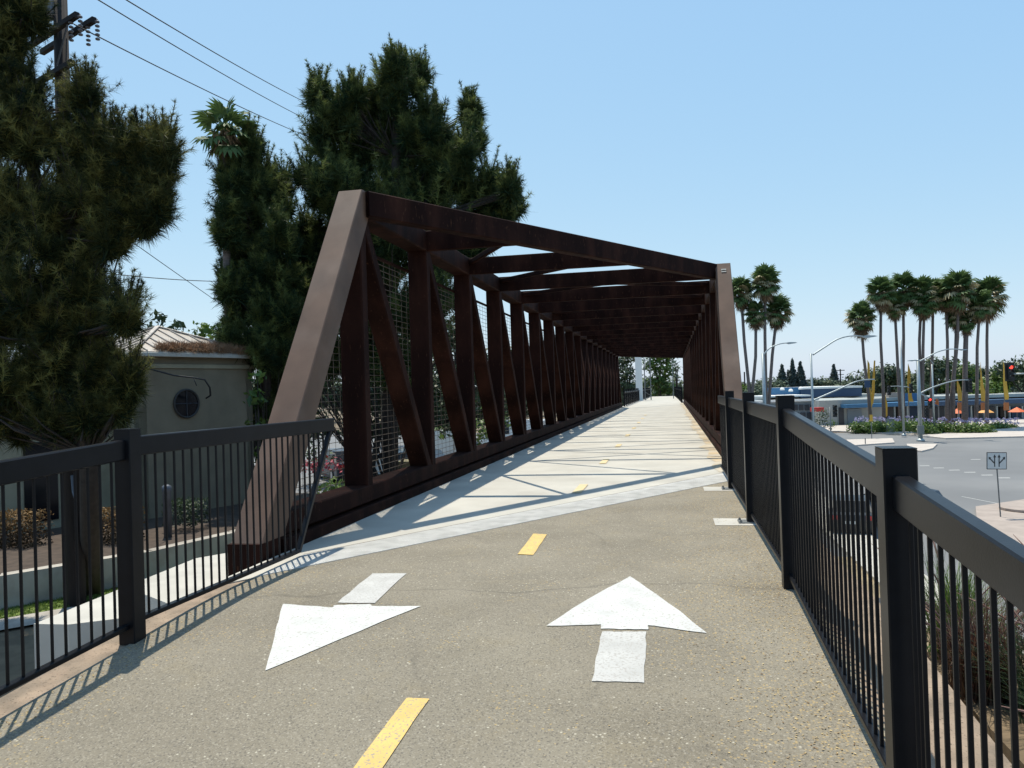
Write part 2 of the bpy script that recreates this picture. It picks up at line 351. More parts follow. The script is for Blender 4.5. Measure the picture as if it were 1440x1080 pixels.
def pine(label, blobs, trunk, dens, nl, nw, per, m, group=None, tuft_step=.16, rnd=.35):
    """blobs: (centre, radius); shoots carry bundles of needles, turned upwards"""
    root = thing('pine_tree', label, 'pine tree', trunk[0][0], group)
    tb = MB(); tb.tube([p for p, r in trunk], [r for p, r in trunk], 10); tb.build('trunk', m_bark, root, True)
    tp = [Vector(p) for p, r in trunk]
    br = MB(); parts = []
    bl2 = []
    for c, Rr in blobs:                     # every bough mass: a core and smaller clumps about it
        bl2.append((Vector(c), Rr*.66))
        for k in range(9):
            d = Vector(rdir(1)[0]); d.z = d.z*.8+.15
            bl2.append((Vector(c)+d*Rr*random.uniform(.62,.98), Rr*random.uniform(.22,.40)))
    for c, Rr in bl2:
        c = Vector(c)
        base = min(tp, key=lambda p: (p-c).length + (0 if p.z < c.z+.3 else 6))
        mid = (base+c)/2 + Vector((random.uniform(-.3,.3), random.uniform(-.3,.3), -.25*Rr))
        br.tube([base, mid, c], [.02+.03*Rr, .015+.02*Rr, .012], 4, False)
        ns = max(7, int(dens*Rr*Rr*1.15))
        dr = rdir(ns); rad = Rr*(1-rnd+rnd*rng.random((ns, 1))**.7)
        rad *= (.82+.36*rng.random((ns, 1))**2)
        p0 = np.array(c)+dr*rad*np.array([1, 1, .95])
        sd = unit(dr*np.array([.7, .7, .35])+np.array([0, 0, .85])+rdir(ns)*.35)
        sl_ = (.35+.75*rng.random((ns, 1))**1.5)*min(1.1, .62+.42*Rr)
        tnt = np.clip(np.where(rng.random(ns) < .38, rng.normal(.85, .15, ns), rng.normal(.18, .14, ns))+.12*dr[:, 2], 0, 1)  # random shoot tones; sunlit and shaded contrast put into the tint, tops lighter
        for i in range(0, ns, 5):
            a = Vector(p0[i]); br.tube([c+(a-c)*.35, a, a+Vector(sd[i])*float(sl_[i, 0])], [.022, .014, .006], 3, False)
        k = 5
        for j in range(k):
            f = j/(k-1)
            cc = p0+sd*sl_*f
            parts.append(needles(cc, sd, per, nl*(1.05-.35*f), nw, .85, tnt))
        # leaders: long upright shoots that break the outline
        if Rr < 1.2:
            nl_ = 3; dl = unit(rdir(nl_)*.35+np.array([0, 0, 1.0])); pl_ = np.array(c)+rdir(nl_)*Rr*.5+np.array([0, 0, Rr*.5]); Ll = (.55+.6*rng.random((nl_, 1)))*(.5+.5*nl/.3)
            for j in range(9): parts.append(needles(pl_+dl*Ll*(j/8), dl, per, nl*(.85-.45*j/8), nw, .7, np.clip(rng.normal(.45, .3, nl_), 0, 1)))
            for i in range(nl_): br.tube([Vector(pl_[i]), Vector(pl_[i]+dl[i]*Ll[i])], [.015, .006], 3, False)
        # inner filler foliage, tinted dark for the crown's shaded interior
        ni = int(ns*.8); d2 = rdir(ni); c2 = np.array(c)+d2*Rr*.75*rng.random((ni, 1))**.5
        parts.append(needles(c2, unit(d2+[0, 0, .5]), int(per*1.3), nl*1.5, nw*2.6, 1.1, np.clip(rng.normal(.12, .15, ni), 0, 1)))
    br.build('branches', m_bark, root)
    V, Fc, T = join(parts); o = np_mesh('crown', V, Fc, m, T, root); o['kind'] = 'stuff'
    return root

def leafball(parts, c, Rr, n, size, flat=.8, shell=.45, up=.25):
    dr = rdir(n); rad = Rr*(1-shell+shell*rng.random((n, 1))**.6)*(.85+.3*rng.random((n, 1)))
    p = np.array(c)+dr*rad*np.array([1, 1, flat])
    nr = unit(dr+rdir(n)*.9+[0, 0, up]); a = unit(np.cross(nr, rdir(n))); b = np.cross(nr, a)
    s = size*(.6+.8*rng.random((n, 1)))
    V = np.stack([p-a*s, p+b*s*.45, p+a*s, p-b*s*.45], 1).reshape(-1, 3)
    i = np.arange(n)[:, None]*4; Fc = np.concatenate([i+[0, 1, 2], i+[0, 2, 3]])
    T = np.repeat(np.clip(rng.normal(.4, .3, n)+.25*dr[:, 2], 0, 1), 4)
    parts.append((V, Fc, T))
def tree(label, blobs, base, tr, m, size, dens, cat='tree', name='tree', group=None, top=None):
    root = thing(name, label, cat, base, group); base = Vector(base)
    cx = sum((Vector(c) for c, r in blobs), Vector())/len(blobs)
    fork = base.lerp(cx, .5); fork.x = base.x*.8+cx.x*.2; fork.y = base.y*.8+cx.y*.2
    tb = MB(); tb.tube([base, base.lerp(fork, .5), fork], [tr, tr*.8, tr*.65], 8)
    for c, r in blobs: tb.tube([fork, (fork+Vector(c))/2-Vector((0, 0, r*.1)), Vector(c)], [tr*.5, tr*.35, tr*.12], 5)
    tb.build('trunk', m_bark, root, True)
    parts = []
    for c, r in blobs:
        n = int(dens*r*r/(size*size)*2.9)
        leafball(parts, c, r, n, size)
        leafball(parts, Vector(c)*1.0, r*.7, n//3, size*1.6, shell=.9)
    V, Fc, T = join(parts); o = np_mesh('crown', V, Fc, m, T, root); o['kind'] = 'stuff'
    return root
def bush(label, blobs, m, size, dens, cat='shrub', name='shrub', group=None, kind=None):
    parts = []
    for c, r, fl in blobs: leafball(parts, c, r, int(dens*r*r/(size*size)*2.4), size, flat=fl, shell=.75)
    V, Fc, T = join(parts); o = np_mesh(name, V, Fc, m, T)
    if kind: o['kind'] = kind; return o
    # move origin to base
    return tag(o, label, cat, group)
def pxblobs(lst, D0):
    """(px, py, r_px[, depth offset]) -> (centre, radius)"""
    out = []
    for q in lst:
        D = D0+(q[3] if len(q) > 3 else random.uniform(-1, 1)); out.append((at(q[0], q[1], D=D), q[2]*D/F))
    return out

# ================================================================== SETTING
GR, GL = -5.0, -2.4            # level of the road on the right, of the lots on the left
PXL, PXR = -3.74, .98          # asphalt path
def gz(y):                     # the path drops gently towards the viewer
    t = 6.3-y
    return 0.0 if t < 0 else (-.035*t*t if t < 1 else -.07*(t-.5))
def onp(px, py, dz=0.0):
    z = 0.0
    for _ in range(25):
        p = at(px, py, z=z+dz); z = gz(p.y)
    return p
J = lambda x: 6.69+(x+3.56)*1.51      # joint line: y of the path's end at x (skew)
big = MB(); big.poly([(-900,-200,GR-.06),(900,-200,GR-.06),(900,1500,GR-.06),(-900,1500,GR-.06)]); struct(big, 'ground', m_dirt)
# the road and junction on the right
sheet('road', [(5.6,-60,GR),(70,-60,GR),(160,60,GR),(160,86,GR),(39,97.0,GR),(27,103,GR),(10,110,GR),(-1,118,GR),(-1,56,GR),(5.6,30,GR)], m_road)
# left terrace
lt = MB(); lt.prism([(-80,-20,GL-.05),(-4.9,-20,GL-.05),(-4.9,14,GL-.05),(-4.9,70,GL-.05),(-80,90,GL-.05)], (0,0,-3.2)); struct(lt, 'terrace', m_dirt)
sheet('parking_lot', [(-60,26,GL),(-5.2,26,GL),(-5.2,70,GL),(-60,88,GL)], m_road)
sheet('lawn', [(-17,10.2,GL),(-12.9,12.2,GL),(-10.3,15.2,GL),(-9.5,18,GL),(-10.9,18.5,GL),(-11.6,15.6,GL),(-13.2,13.1,GL),(-17,10.9,GL)], m_grassm)
sheet('lawn_walk', [(-17,9.2,GL),(-12.5,11.3,GL),(-9.6,14.6,GL),(-8.7,18,GL),(-9.49,18,GL),(-10.29,15.2,GL),(-12.89,12.19,GL),(-17,10.19,GL)], m_conc)
# tufts of grass standing on the lawn
gp = []
for i in range(5200):
    t = random.random()*3; k = int(t); f = t-k; A_ = [(-17,10.2),(-12.9,12.2),(-10.3,15.2),(-9.5,18)]; B_ = [(-17,10.9),(-13.2,13.1),(-11.6,15.6),(-10.9,18.5)]
    u = random.random(); a_ = [A_[k][j]+(A_[k+1][j]-A_[k][j])*f for j in (0,1)]; b_ = [B_[k][j]+(B_[k+1][j]-B_[k][j])*f for j in (0,1)]
    gp.append((a_[0]+(b_[0]-a_[0])*u, a_[1]+(b_[1]-a_[1])*u, GL+.01))
gp = np.array(gp); V, Fc, T = needles(gp, np.tile([0.,0.,1.], (len(gp),1)), 7, .06, .012, .7)
mg = mat('grass_blades', (.06, .12, .015), .6, vary=0, tint=(.20, .27, .05), trans=.3)
o = np_mesh('grass', V, Fc, mg, T); o['kind'] = 'stuff'
# asphalt path
GY = [-8,-4,0,2,3,4,4.8,5.2,5.5,5.8,6.1,6.4]
def strip(x0, x1, ys, dz, h, f=gz, y1s=None):
    """slab following the path's fall"""
    q = MB()
    for y in ys: 
        for x in (x0, x1): q.v.append((x, y, f(y)+dz)); q.v.append((x, y, f(y)+dz-h))
    n = len(ys)
    for i in range(n-1):
        a = 4*i; c = 4*(i+1)
        q.f += [(a, a+2, c+2, c), (a, c, c+1, a+1), (a+2, a+3, c+3, c+2)]
    q.f += [(0, 1, 3, 2), (4*(n-1), 4*(n-1)+2, 4*(n-1)+3, 4*(n-1)+1)]
    return q
q = MB(); q.v = [(x, y, gz(y)) for y in GY for x in (PXL, PXR)]
q.f = [(2*i, 2*i+1, 2*i+3, 2*i+2) for i in range(len(GY)-1)]
k = 2*(len(GY)-1); n = len(q.v); q.v += [(PXR, J(PXR), 0), (PXL, max(6.42, J(PXL)), 0)]; q.f.append((k, k+1, n, n+1))
struct(q, 'path', m_asph)
struct(strip(PXL-.26, PXL-.003, [-8,0,3,4,4.8,5.5,6.2,6.5], -.015, .33), 'left_kerb', m_tanconc)
em = strip(PXL, PXR, GY, -.004, 5.0)
em.prism([(PXL,6.41,-.005),(PXR,6.41,-.005),(PXR,J(PXR)+.5,-.26),(PXL,J(PXL)+.5,-.26)][:2]+[(PXR,J(PXR)-.0,-.005),(PXL,6.5,-.005)], (0,0,-5.0))
em.prism([(-4.7,6.0,-.5),(PXR,6.0,-.5),(PXR,J(.98)+2.5,-.5),(-4.7,J(-4.0)+1.6,-.5)], (0,0,-4.4))
struct(em, 'path_embankment', m_conc)
rk = strip(.985, 1.52, [-8,0,3,4,4.8,5.5,6.2,9,11.5], -.12, .6); struct(rk, 'right_kerb', m_tanconc)
# bank down to the road on the right
bk = MB()
xs = [1.0,1.6,2.3,3.2,4.2,5.3,6.5]; zs = [-.8,-.85,-.9,-1.9,-3.3,-4.4,GR+.03]
ys = [-6,0,2,4,6,7.5,9,11,13,15,18,22,26,31]
g = {}
for i, y in enumerate(ys):
    for j, x in enumerate(xs):
        fy = 0 if y < 9 else (y-9)/15
        z = max(GR+.03, zs[j]-fy*4.5)+random.uniform(-.06,.06)*(0 < j < 6); g[i, j] = len(bk.v); bk.v.append((x, y, z))
for i in range(len(ys)-1):
    for j in range(len(xs)-1): bk.f.append((g[i,j], g[i,j+1], g[i+1,j+1], g[i+1,j]))
struct(bk, 'planted_bank', m_bank)
# pale sidewalk strip at the road's edge, white in the sun
sw = MB()
sw.prism([(6.3,8,GR+.13),(8.0,8,GR+.13),(8.0,36,GR+.13),(8.4,52,GR+.13),(6.6,52,GR+.13),(6.3,36,GR+.13)], (0,0,-.16)); struct(sw, 'sidewalk', m_conc_white)
# corner sidewalk with sign
sw = MB(); c0 = at(1407,727,z=GR)
sw.prism([at(1372,712,z=GR+.14),at(1440,702,z=GR+.14),at(1560,700,z=GR+.14),at(1560,800,z=GR+.14),at(1430,790,z=GR+.14),at(1375,745,z=GR+.14)][::-1], (0,0,-.2)); struct(sw, 'corner_sidewalk', m_pink)
sw = MB(); c1 = at(1446,716,z=GR+.16); sw.lathe(c1, [(1.2,0),(1.2,.1),(1.1,.14)], 20); struct(sw, 'corner_ramp', m_pink)
# planted far sidewalk
sw = MB(); sw.prism([at(1050,606,z=GR+.13),at(1180,606,z=GR+.13),at(1280,611,z=GR+.13),at(1330,616,z=GR+.13),at(1500,612,z=GR+.13),(75,97,GR+.13),(75,150,GR+.13),(5,150,GR+.13)], (0,0,-.2)); struct(sw, 'far_sidewalk', m_walk)
# traffic islands
for pts in ([(1190,618),(1255,616),(1258,622),(1200,626)], [(1275,624),(1318,624),(1312,630),(1296,634),(1278,632)]):
    sw = MB(); sw.prism([at(*q, z=GR+.13) for q in pts][::-1], (0,0,-.16)); struct(sw, 'traffic_island', m_walk)
# lane marks across the junction
lm = []
for (a, b) in [(1300,655),(1320,658),(1342,661),(1364,664),(1388,668),(1412,672),(1372,646),(1304,655)]: pass
for i, (a, b) in enumerate([(1300,655),(1320,658),(1342,661),(1364,664),(1388,668),(1412,672),(1372,646)]):
    p = at(a, b, z=GR+.006); mb = MB(); mb.poly([(p.x-.35,p.y-.12,p.z),(p.x+.35,p.y-.12,p.z),(p.x+.35,p.y+.12,p.z),(p.x-.35,p.y+.12,p.z)]); struct(mb, 'lane_mark', m_white)
a, b = at(1352,698,z=GR+.006), at(1424,712,z=GR+.006); mb = MB(); mb.poly([a+Vector((0,.1,0)),b+Vector((0,.1,0)),b-Vector((0,.1,0)),a-Vector((0,.1,0))]); struct(mb, 'lane_mark', m_white)
# far bank of the bridge: path beyond on its own embankment
YE = lambda x: 65.5+(x+4.04)*1.705
fe = MB(); fe.prism([(-4.2,YE(-4.2),-.004),(1.3,YE(1.3),-.004),(1.3,128,-.004),(-3.6,128,-.004)], (0,0,-5.2)); struct(fe, 'far_embankment', m_conc)
sheet('far_path', [(-3.99,YE(-3.99)-.02,0),(1.03,YE(1.03)-.02,0),(.6,129,0),(-3.4,129,0)], m_deck)

# dry blossoms and leaf litter lying along the path's edges
lp = []
for i in range(3800):
    y = 2.2+random.random()**1.3*9; side = random.random()
    x = PXR-.10-abs(random.gauss(0,.38)) if side < .72 else PXL+.02+abs(random.gauss(0,.16))
    if x < PXL or x > PXR or y > J(x)-.05: continue
    lp.append((x, y, gz(y)+.003))
lp = np.array(lp); n = len(lp); a_ = rng.random(n)*6.28; s_ = .004+.006*rng.random(n)
d1_ = np.stack([np.cos(a_)*s_, np.sin(a_)*s_, rng.random(n)*.004], 1); d2_ = np.stack([-np.sin(a_)*s_*.5, np.cos(a_)*s_*.5, rng.random(n)*.004], 1)
V = np.stack([lp-d1_, lp+d2_, lp+d1_, lp-d2_], 1).reshape(-1, 3); i4 = np.arange(n)[:, None]*4
mlit = mat('blossom_litter', (.16, .09, .04), .9, vary=0, tint=(.55, .42, .20))
V[:, 2] = np.maximum(V[:, 2], np.repeat(lp[:, 2], 4)+.0005)
o = np_mesh('leaf_litter', V, np.concatenate([i4+[0,1,2], i4+[0,2,3]]), mlit, np.repeat(rng.random(n), 4)); o['kind'] = 'stuff'

# painted marks on the asphalt
def mark(name, pts, m, label, group=None, z=.005):
    mb = MB(); mb.poly([(x, y, gz(y)+z) for x, y in pts]); o = mb.build(name, m); tag(o, label, 'road marking', group); return o
def arrow(label, head, stem, loc):
    t = thing('direction_arrow', label, 'road marking', loc)
    for nm, pts, m in (('arrow_head', head, m_white), ('arrow_stem', stem, m_white_worn)):
        a = MB(); a.poly([(x, y, gz(y)+.005) for x, y in pts])
        bm = bmesh.new(); me = a.mesh(nm, m); bm.from_mesh(me); bmesh.ops.triangulate(bm, faces=bm.faces[:])
        bmesh.ops.subdivide_edges(bm, edges=bm.edges[:], cuts=3, use_grid_fill=True)
        for v in bm.verts: v.co.z = gz(v.co.y)+.005
        bm.to_mesh(me); bm.free(); link(nm, me, t)
PX = lambda *l: [tuple(onp(*q)[:2]) for q in l]
def rag(pts, k=7, amp=.006):
    out = []
    for i in range(len(pts)):
        a, b = pts[i], pts[(i+1) % len(pts)]
        for j in range(k):
            f = j/k; am = 0 if j == 0 else amp
            out.append((a[0]+(b[0]-a[0])*f+random.uniform(-am,am), a[1]+(b[1]-a[1])*f+random.uniform(-am,am)))
    return out
arrow('right-hand white arrow on the asphalt, pointing ahead to the bridge', rag(PX((886,811),(768,881),(845,879),(845,885),(911,886),(911,880),(994,891))[::-1]), rag(PX((847,889),(832,959),(906,961),(909,889))), (-.35,5.3,0))
arrow('left-hand white arrow on the asphalt, pointing back towards the viewer', rag(PX((373,944),(592,853),(523,853),(521,850),(470,852),(468,855),(398,850))), rag(PX((475,848),(527,849),(572,807),(524,807))), (-2.4,5.3,0))
for i, q in enumerate([((480,1110),(543,1080),(604,985),(571,984)),((728,780),(750,781),(769,752),(750,751))]):
    if i == 0:
        p = PX((604,984),(571,984)); xa, xb = p[1][0], p[0][0]; y1 = p[0][1]; pts = [(xa-.02,y1-1.1),(xb-.02,y1-1.1),(xb,y1),(xa,y1)]
    else: pts = PX(*q)
    mark('centre_dash', rag(pts, 5, .004), m_yellow, ['yellow centre dash nearest the viewer, between the two arrows', 'yellow centre dash just before the pale steel plate of the bridge'][i], 'yellow centre dashes', z=.006)
for i in range(8):
    y0 = 12.0+i*4.63
    mark('centre_dash', [(-1.55,y0),(-1.41,y0),(-1.41,y0+1.05),(-1.55,y0+1.05)], m_yellow_faint, ['nearest faded yellow dash on the pale bridge deck, in the first bay of shadows','second faded yellow dash on the deck, counted from the steel plate','third faded yellow dash on the deck, counted from the steel plate','fourth faded yellow dash on the deck, counted from the steel plate','fifth faded yellow dash, midway along the bridge deck','sixth faded yellow dash, past the middle of the deck','last but one faded yellow dash far along the deck','farthest faded yellow dash near the end of the bridge'][i], 'faded centre dashes on the deck', z=.008)

# ================================================================== BRIDGE
XL, XR = -4.04, 1.09; Y0, P = 7.124, 2.917
Yn = lambda n: Y0+P*n
TB, TT = 4.055, 4.415; CB, CT = .16, .39; W = .35
NL0, NL1, NR0, NR1 = 0, 20, 3, 23
br = thing('footbridge', 'long covered-looking truss footbridge of dark brown weathering steel, set askew across the path', 'footbridge', (-1.5, 36, 0))
def part(mb, name, m=m_steel, parent=br): return mb.build(name, m, parent)
def truss(side, n0, n1, near):
    xi = XL if side < 0 else XR
    xc = xi+side*W/2
    e = 0
    # end posts: sloping box with level cut ends
    for (nb, ntp, sgn) in ((n0, n0+1, 1), (n1, n1-1, -1)):
        yb, yt = Yn(nb), Yn(ntp); t = .45*sgn
        sl_ = (yt-yb)/(TT-.16)
        x0, x1 = xi, xi+side*W
        pts = [(x0,yb,.16),(x0,yb+t,.16),(x0,yt+t,TT),(x0,yt,TT)]
        q = MB(); c = .012
        # chamfered: build as beam section swept, cut level
        prof = [(0+c*side,0),(side*W-c*side,0),(side*W,c/.45*1),(side*W,1-c/.45),(side*W-c*side,1),(c*side,1),(0,1-c/.45),(0,c/.45)]
        bot = [(xi+a, yb+t*b_, .12) for a, b_ in prof]; top = [(xi+a, yt+t*b_, TT) for a, b_ in prof]
        k = len(q.v); q.v += bot+top; n = 8
        q.f.append(tuple(range(n-1,-1,-1))); q.f.append(tuple(range(n,2*n)))
        for i in range(n): j = (i+1) % n; q.f.append((i, j, n+j, n+i))
        part(q, 'end_post', m_steel_sunlit if sgn > 0 else m_steel)
    q = MB(); q.beam((xc,Yn(n0+1)+.2,(TB+TT)/2),(xc,Yn(n1-1)-.2,(TB+TT)/2), W-.006, TT-TB-.004, ch=.02); part(q, 'top_chord')
    q = MB(); q.beam((xc,Yn(n0)+.30,(CB+CT)/2),(xc,Yn(n1)-.30,(CB+CT)/2), W-.002, CT-CB, ch=.015); part(q, 'bottom_chord')
    for y in (Yn(n0)+.32, Yn(n1)-.32):
        q = MB(); q.box(xc-W/2-.003, xc+W/2+.003, y-.35, y+.35, -.16, .158); part(q, 'chord_end_block')
    # verticals and diagonals
    vme = MB().beam((0,0,CT-.01),(0,0,TB+.01), W-.012, .20, up=(0,1,0), ch=.015).mesh('vertical', m_steel)
    for n in range(n0+1, n1): link('vertical', vme, br, None).matrix_parent_inverse = Matrix.Translation(-br.location) @ Matrix.Translation((xc, Yn(n)+.0, 0))
    mid = (n0+n1)//2
    L = P-.24
    def dg(s):
        return MB().beam((0,0,CT-.02),(0,s*L,TB+.02), W-.03, .19, up=(1,0,0), ch=.015)
    d1 = MB(); a = Vector((0,-.1,TB+.05)); b = Vector((0,P-.30,CT-.05)); d1.beam(a,b,.19,W-.03,up=(1,0,0),ch=.015); d1 = d1.mesh('diagonal', m_steel)
    d2 = MB(); a = Vector((0,.30,CT-.05)); b = Vector((0,P+.1,TB+.05)); d2.beam(a,b,.19,W-.03,up=(1,0,0),ch=.015); d2 = d2.mesh('diagonal', m_steel)
    for n in range(n0+1, n1-1):
        me = d1 if n < mid else d2
        link('diagonal', me, br).matrix_parent_inverse = Matrix.Translation(-br.location) @ Matrix.Translation((xc, Yn(n)+.12 if n < mid else Yn(n)-.12, 0))
    # lower kerb channel, inner face a little proud
    q = MB(); q.box(min(xi+side*.28,xi+side*.30), max(xi+side*.28,xi+side*.30), Yn(n0)+.5, Yn(n1)-.5, -.02, CB+.02); part(q, 'outer_web')
    q = MB(); xk = xi-side*.05
    q.beam((xk+side*.06, Yn(n0)+.4, .055),(xk+side*.06, Yn(n1)-.4, .055), .12, .15, ch=.01); part(q, 'kerb_channel')
    # wire mesh panels
    xm = xi+side*.05
    def panel(full=True):
        q = MB(); w_ = .0036
        for i in range(37):
            z = CT+.05+i*.0915
            q.box(-w_, w_, 0, P, z-w_, z+w_)
        for j in range(11):
            y = j*P/11+.08; q.box(w_, w_+.005, y-w_*.3, y+w_*.3, CT, TB-.32)
        return q.mesh('wire_mesh_panel', m_wire)
    pm = panel()
    fr = MB().box(-.012,.03,0,P,TB-.35,TB-.31).mesh('mesh_frame_bar', m_steel)
    for n in range(n0+1, n1-1):
        for nm, me in (('wire_mesh_panel', pm), ('mesh_frame_bar', fr)):
            link(nm, me, br).matrix_parent_inverse = Matrix.Translation(-br.location) @ Matrix.Translation((xi+side*(W+.012), Yn(n), 0))
    # triangular end panel of mesh
    for n, sg in ((n0, 1), (n1, -1)):
        q = MB(); w_ = .0036
        for i in range(37):
            z = CT+.05+i*.0915; f = (z-.16)/(TT-.16)
            ya = Yn(n)+sg*(P*f+.3); yb = Yn(n+sg)
            if (yb-ya)*sg > .05: q.box(-w_, w_, min(ya,yb), max(ya,yb), z-w_, z+w_)
        for j in range(3, 15):
            y = Yn(n)+sg*(j*P/15+.08); f = (abs(y-Yn(n))-.3)/P; zt = min(TB-.3, .16+f*(TT-.16))
            if zt > CT+.1: q.box(w_, w_+.005, y-w_*.3, y+w_*.3, CT, zt)
        o = q.build('wire_mesh_panel', m_wire, br); o.matrix_parent_inverse = Matrix.Translation(-br.location) @ Matrix.Translation((xi+side*(W+.012), 0, 0))
truss(-1, NL0, NL1, True); truss(1, NR0, NR1, False)
# portals, struts and lateral braces
zc = (TB+TT)/2
def portal(n, s):
    off = .13*s
    q = MB(); q.beam((XL-.02, Yn(n)+off-.0, zc),(XR+.02, Yn(n+3)+off, zc), .20, TT-TB-.008, ch=.015); part(q, 'portal_beam')
portal(1, 1); portal(19, -1)
def pl(n, x): return Yn(n)+(x-XL)/(XR-XL)*3*P
for n in range(2, 22):
    x0, x1 = XL-.02, XR+.02
    if n < 4: x1 = XL+(n-1)/3*(XR-XL)
    if n > 19: x0 = XL+(n-19)/3*(XR-XL)
    q = MB(); q.beam((x0,Yn(n),zc),(x1,Yn(n),zc), .11, TT-TB-.012, ch=.012); part(q, 'top_strut')
for n in range(3, 20):
    xa, ya = XL, Yn(n)
    if n == 3: xb, yb = XL+(XR-XL)/3, Yn(2)
    elif n == 4: xb, yb = XL+(XR-XL)*2/3, Yn(3)
    else: xb, yb = XR, Yn(n-1)
    q = MB()
    if n % 2 == 1 or n < 5: q.beam((xa,ya,zc+.08),(xb,yb,zc+.08), .085, .10)
    else: q.beam((XL,Yn(n-1),zc+.08),(XR,Yn(n),zc+.08), .085, .10)
    part(q, 'lateral_brace')
q = MB(); q.beam((XL,Yn(4),zc+.08),(XR,Yn(5),zc+.08), .085, .10); part(q, 'lateral_brace')
# deck
JR = lambda x: J(x)+.95
q = MB()
q.prism([(XL+.04,J(XL+.04)+.01,-.004),(XR-.04,J(XR-.04)+.01,-.004),(XR-.04,YE(XR-.04)-.03,-.004),(XL+.04,YE(XL+.04)-.03,-.004)], (0,0,-.25))
part(q, 'deck', m_deck)
q = MB(); 
prevp = None
ysr = np.linspace(14.8, 74, 60)
edge = [XR-.10-.30*(.35+.65*abs(math.sin(y*1.7)+.5*math.sin(y*4.1)))*random.uniform(.6,1.2) for y in ysr]
q.poly([(XR-.06, y, .002) for y in ysr] + [(e, y, .002) for e, y in reversed(list(zip(edge, ysr)))]); part(q, 'rust_stain', m_rust)
# joint plate with raised tread
q = MB(); xa, xb = PXL+.02, PXR-.06
q.prism([(xa,J(xa)+.0,.006),(xb,J(xb)+.0,.006),(xb,JR(xb)+.25,.008),(xa,JR(xa)-.05,.008)], (0,0,-.0095)); part(q, 'joint_plate', m_plate)
q = MB(); 
for i in range(0, 150):
    for k in range(24):
        x = xa+.02+(xb-xa-.04)*i/150; y = J(x)+.04+k*.038+(i % 2)*.019
        d = Vector((.011, .012 if (i+k) % 2 else -.012, 0)); n_ = Vector((-d.y, d.x, 0))*.35
        p = Vector((x, y, .0095)); q.poly([p-d, p+n_, p+d, p-n_])
o = part(q, 'tread_lugs', m_conc_white); o['kind'] = 'stuff'
# cross beams under the deck
for n in range(1, 23, 1):
    q = MB(); q.box(XL-.1, XR+.1, Yn(n)-.1, Yn(n)+.1, -.62, -.26)
    if n*1.0 >= 2: part(q, 'floor_beam')
# small maker's plate on the right end post
pA = at(1016, 382, D=18.4); nrm = Vector((0,-(TT-.16),P)).normalized()
fy = Yn(4)-(TT-pA.z)*P/(TT-.16)
q = MB(); up = Vector((0,P,TT-.16)).normalized()
o0 = Vector((XR+.13, Yn(4), TT))-up*.18+nrm*.006
q.prism([o0+Vector((x,0,0))+up*y for x, y in ((0,0),(.11,0),(.11,-.045),(.055,-.03),(0,-.045))], nrm*.004)
q.prism([o0+Vector((x,0,0))+up*y for x, y in ((0,-.07),(.11,-.07),(.11,-.10),(0,-.10))], nrm*.004); part(q, 'maker_plate', m_conc_white)
# plaque-like cover at joint lines of deck (expansion joint)
q = MB(); q.poly([(xa,JR(xa)-.05,.010),(xb,JR(xb)+.25,.010),(xb,JR(xb)+.28,.010),(xa,JR(xa)-.02,.010)]); part(q, 'expansion_joint', m_seam)

# ================================================================== FENCES
PS = .127
post_me = MB().beam((0,0,0),(0,0,1.495), PS, PS, up=(0,1,0), ch=.006).mesh('post', m_black)
bal_me = MB().beam((0,0,.12),(0,0,1.28), .016, .016, up=(0,1,0), ch=.003).mesh('baluster', m_black)
cap_me = MB().box(-.0625,.0625,-.0625,.0625,1.4965,1.5).mesh('post_cap', m_black)
plate_me = MB().box(-.11,.11,-.11,.11,.002,.016)
for a in (-.085,.085):
    for b in (-.085,.085): plate_me.lathe((a,b,.016), [(.016,0),(.016,.014),(.009,.014),(.009,.026)], 6)
plate_me = plate_me.mesh('base_plate', m_galv_d)
def put(nm, me, par, x, y, z=0, rz=0):
    o = link(nm, me, par); o.matrix_parent_inverse = Matrix.Translation(-par.location); o.location = (x,y,z); o.rotation_euler.z = rz; return o
def run(f, a, b, ha, hb, cut=None, step=.11):
    """one bay: a, b plan points; ha, hb height of the rail's top"""
    a = Vector((*a, 0)); b = Vector((*b, 0)); L = (b-a).length; d = (b-a)/L
    q = MB(); q.beam(a+Vector((0,0,ha-.07)), b+Vector((0,0,hb-.07)), .064, .14, ch=.008); q.build('top_rail', m_black, f)
    e = 1 if cut is None else cut/L
    q = MB(); q.beam(a+Vector((0,0,ha-1.30)), a.lerp(b, e)+Vector((0,0,ha+(hb-ha)*e-1.30)), .05, .035, ch=.004); q.build('bottom_rail', m_black, f)
    n = int(L/step)
    for k in range(1, n+1):
        t = k/(n+1); p = a.lerp(b, t); h = ha+(hb-ha)*t
        if cut is None or t*L < cut: put('baluster', bal_me, f, p.x, p.y, h-1.41, math.atan2(-d.x, d.y))
        else:
            z0 = .12+(t*L-cut)/(L-cut)*1.15
            if z0 < 1.1: MB().beam((p.x,p.y,z0),(p.x,p.y,h-.1),.019,.019,up=(0,1,0),ch=.003).build('baluster', m_black, f)
XF = .868
rf = thing('path_fence', 'right-hand black steel railing with square posts, running from the viewer to the bridge', 'fence', (XF, 3.36, 0))
rp = [(XF,.4),(XF,3.36),(XF,6.42),(XF,9.40),(XF,12.38)]
for x, y in rp:
    put('post', post_me, rf, x, y, gz(y)); put('post_cap', cap_me, rf, x, y, gz(y))
rh = lambda y: 1.40+gz(y)
for y0, y1 in ((-2.4,.34),(.46,3.30),(3.42,6.36),(6.48,9.34),(9.46,12.32),(12.44,14.9)): run(rf, (XF,y0), (XF,y1), rh(y0), rh(y1))
for i, (x, y) in enumerate(rp[3:]): put('base_plate', plate_me, rf, x-.05, y, 0)
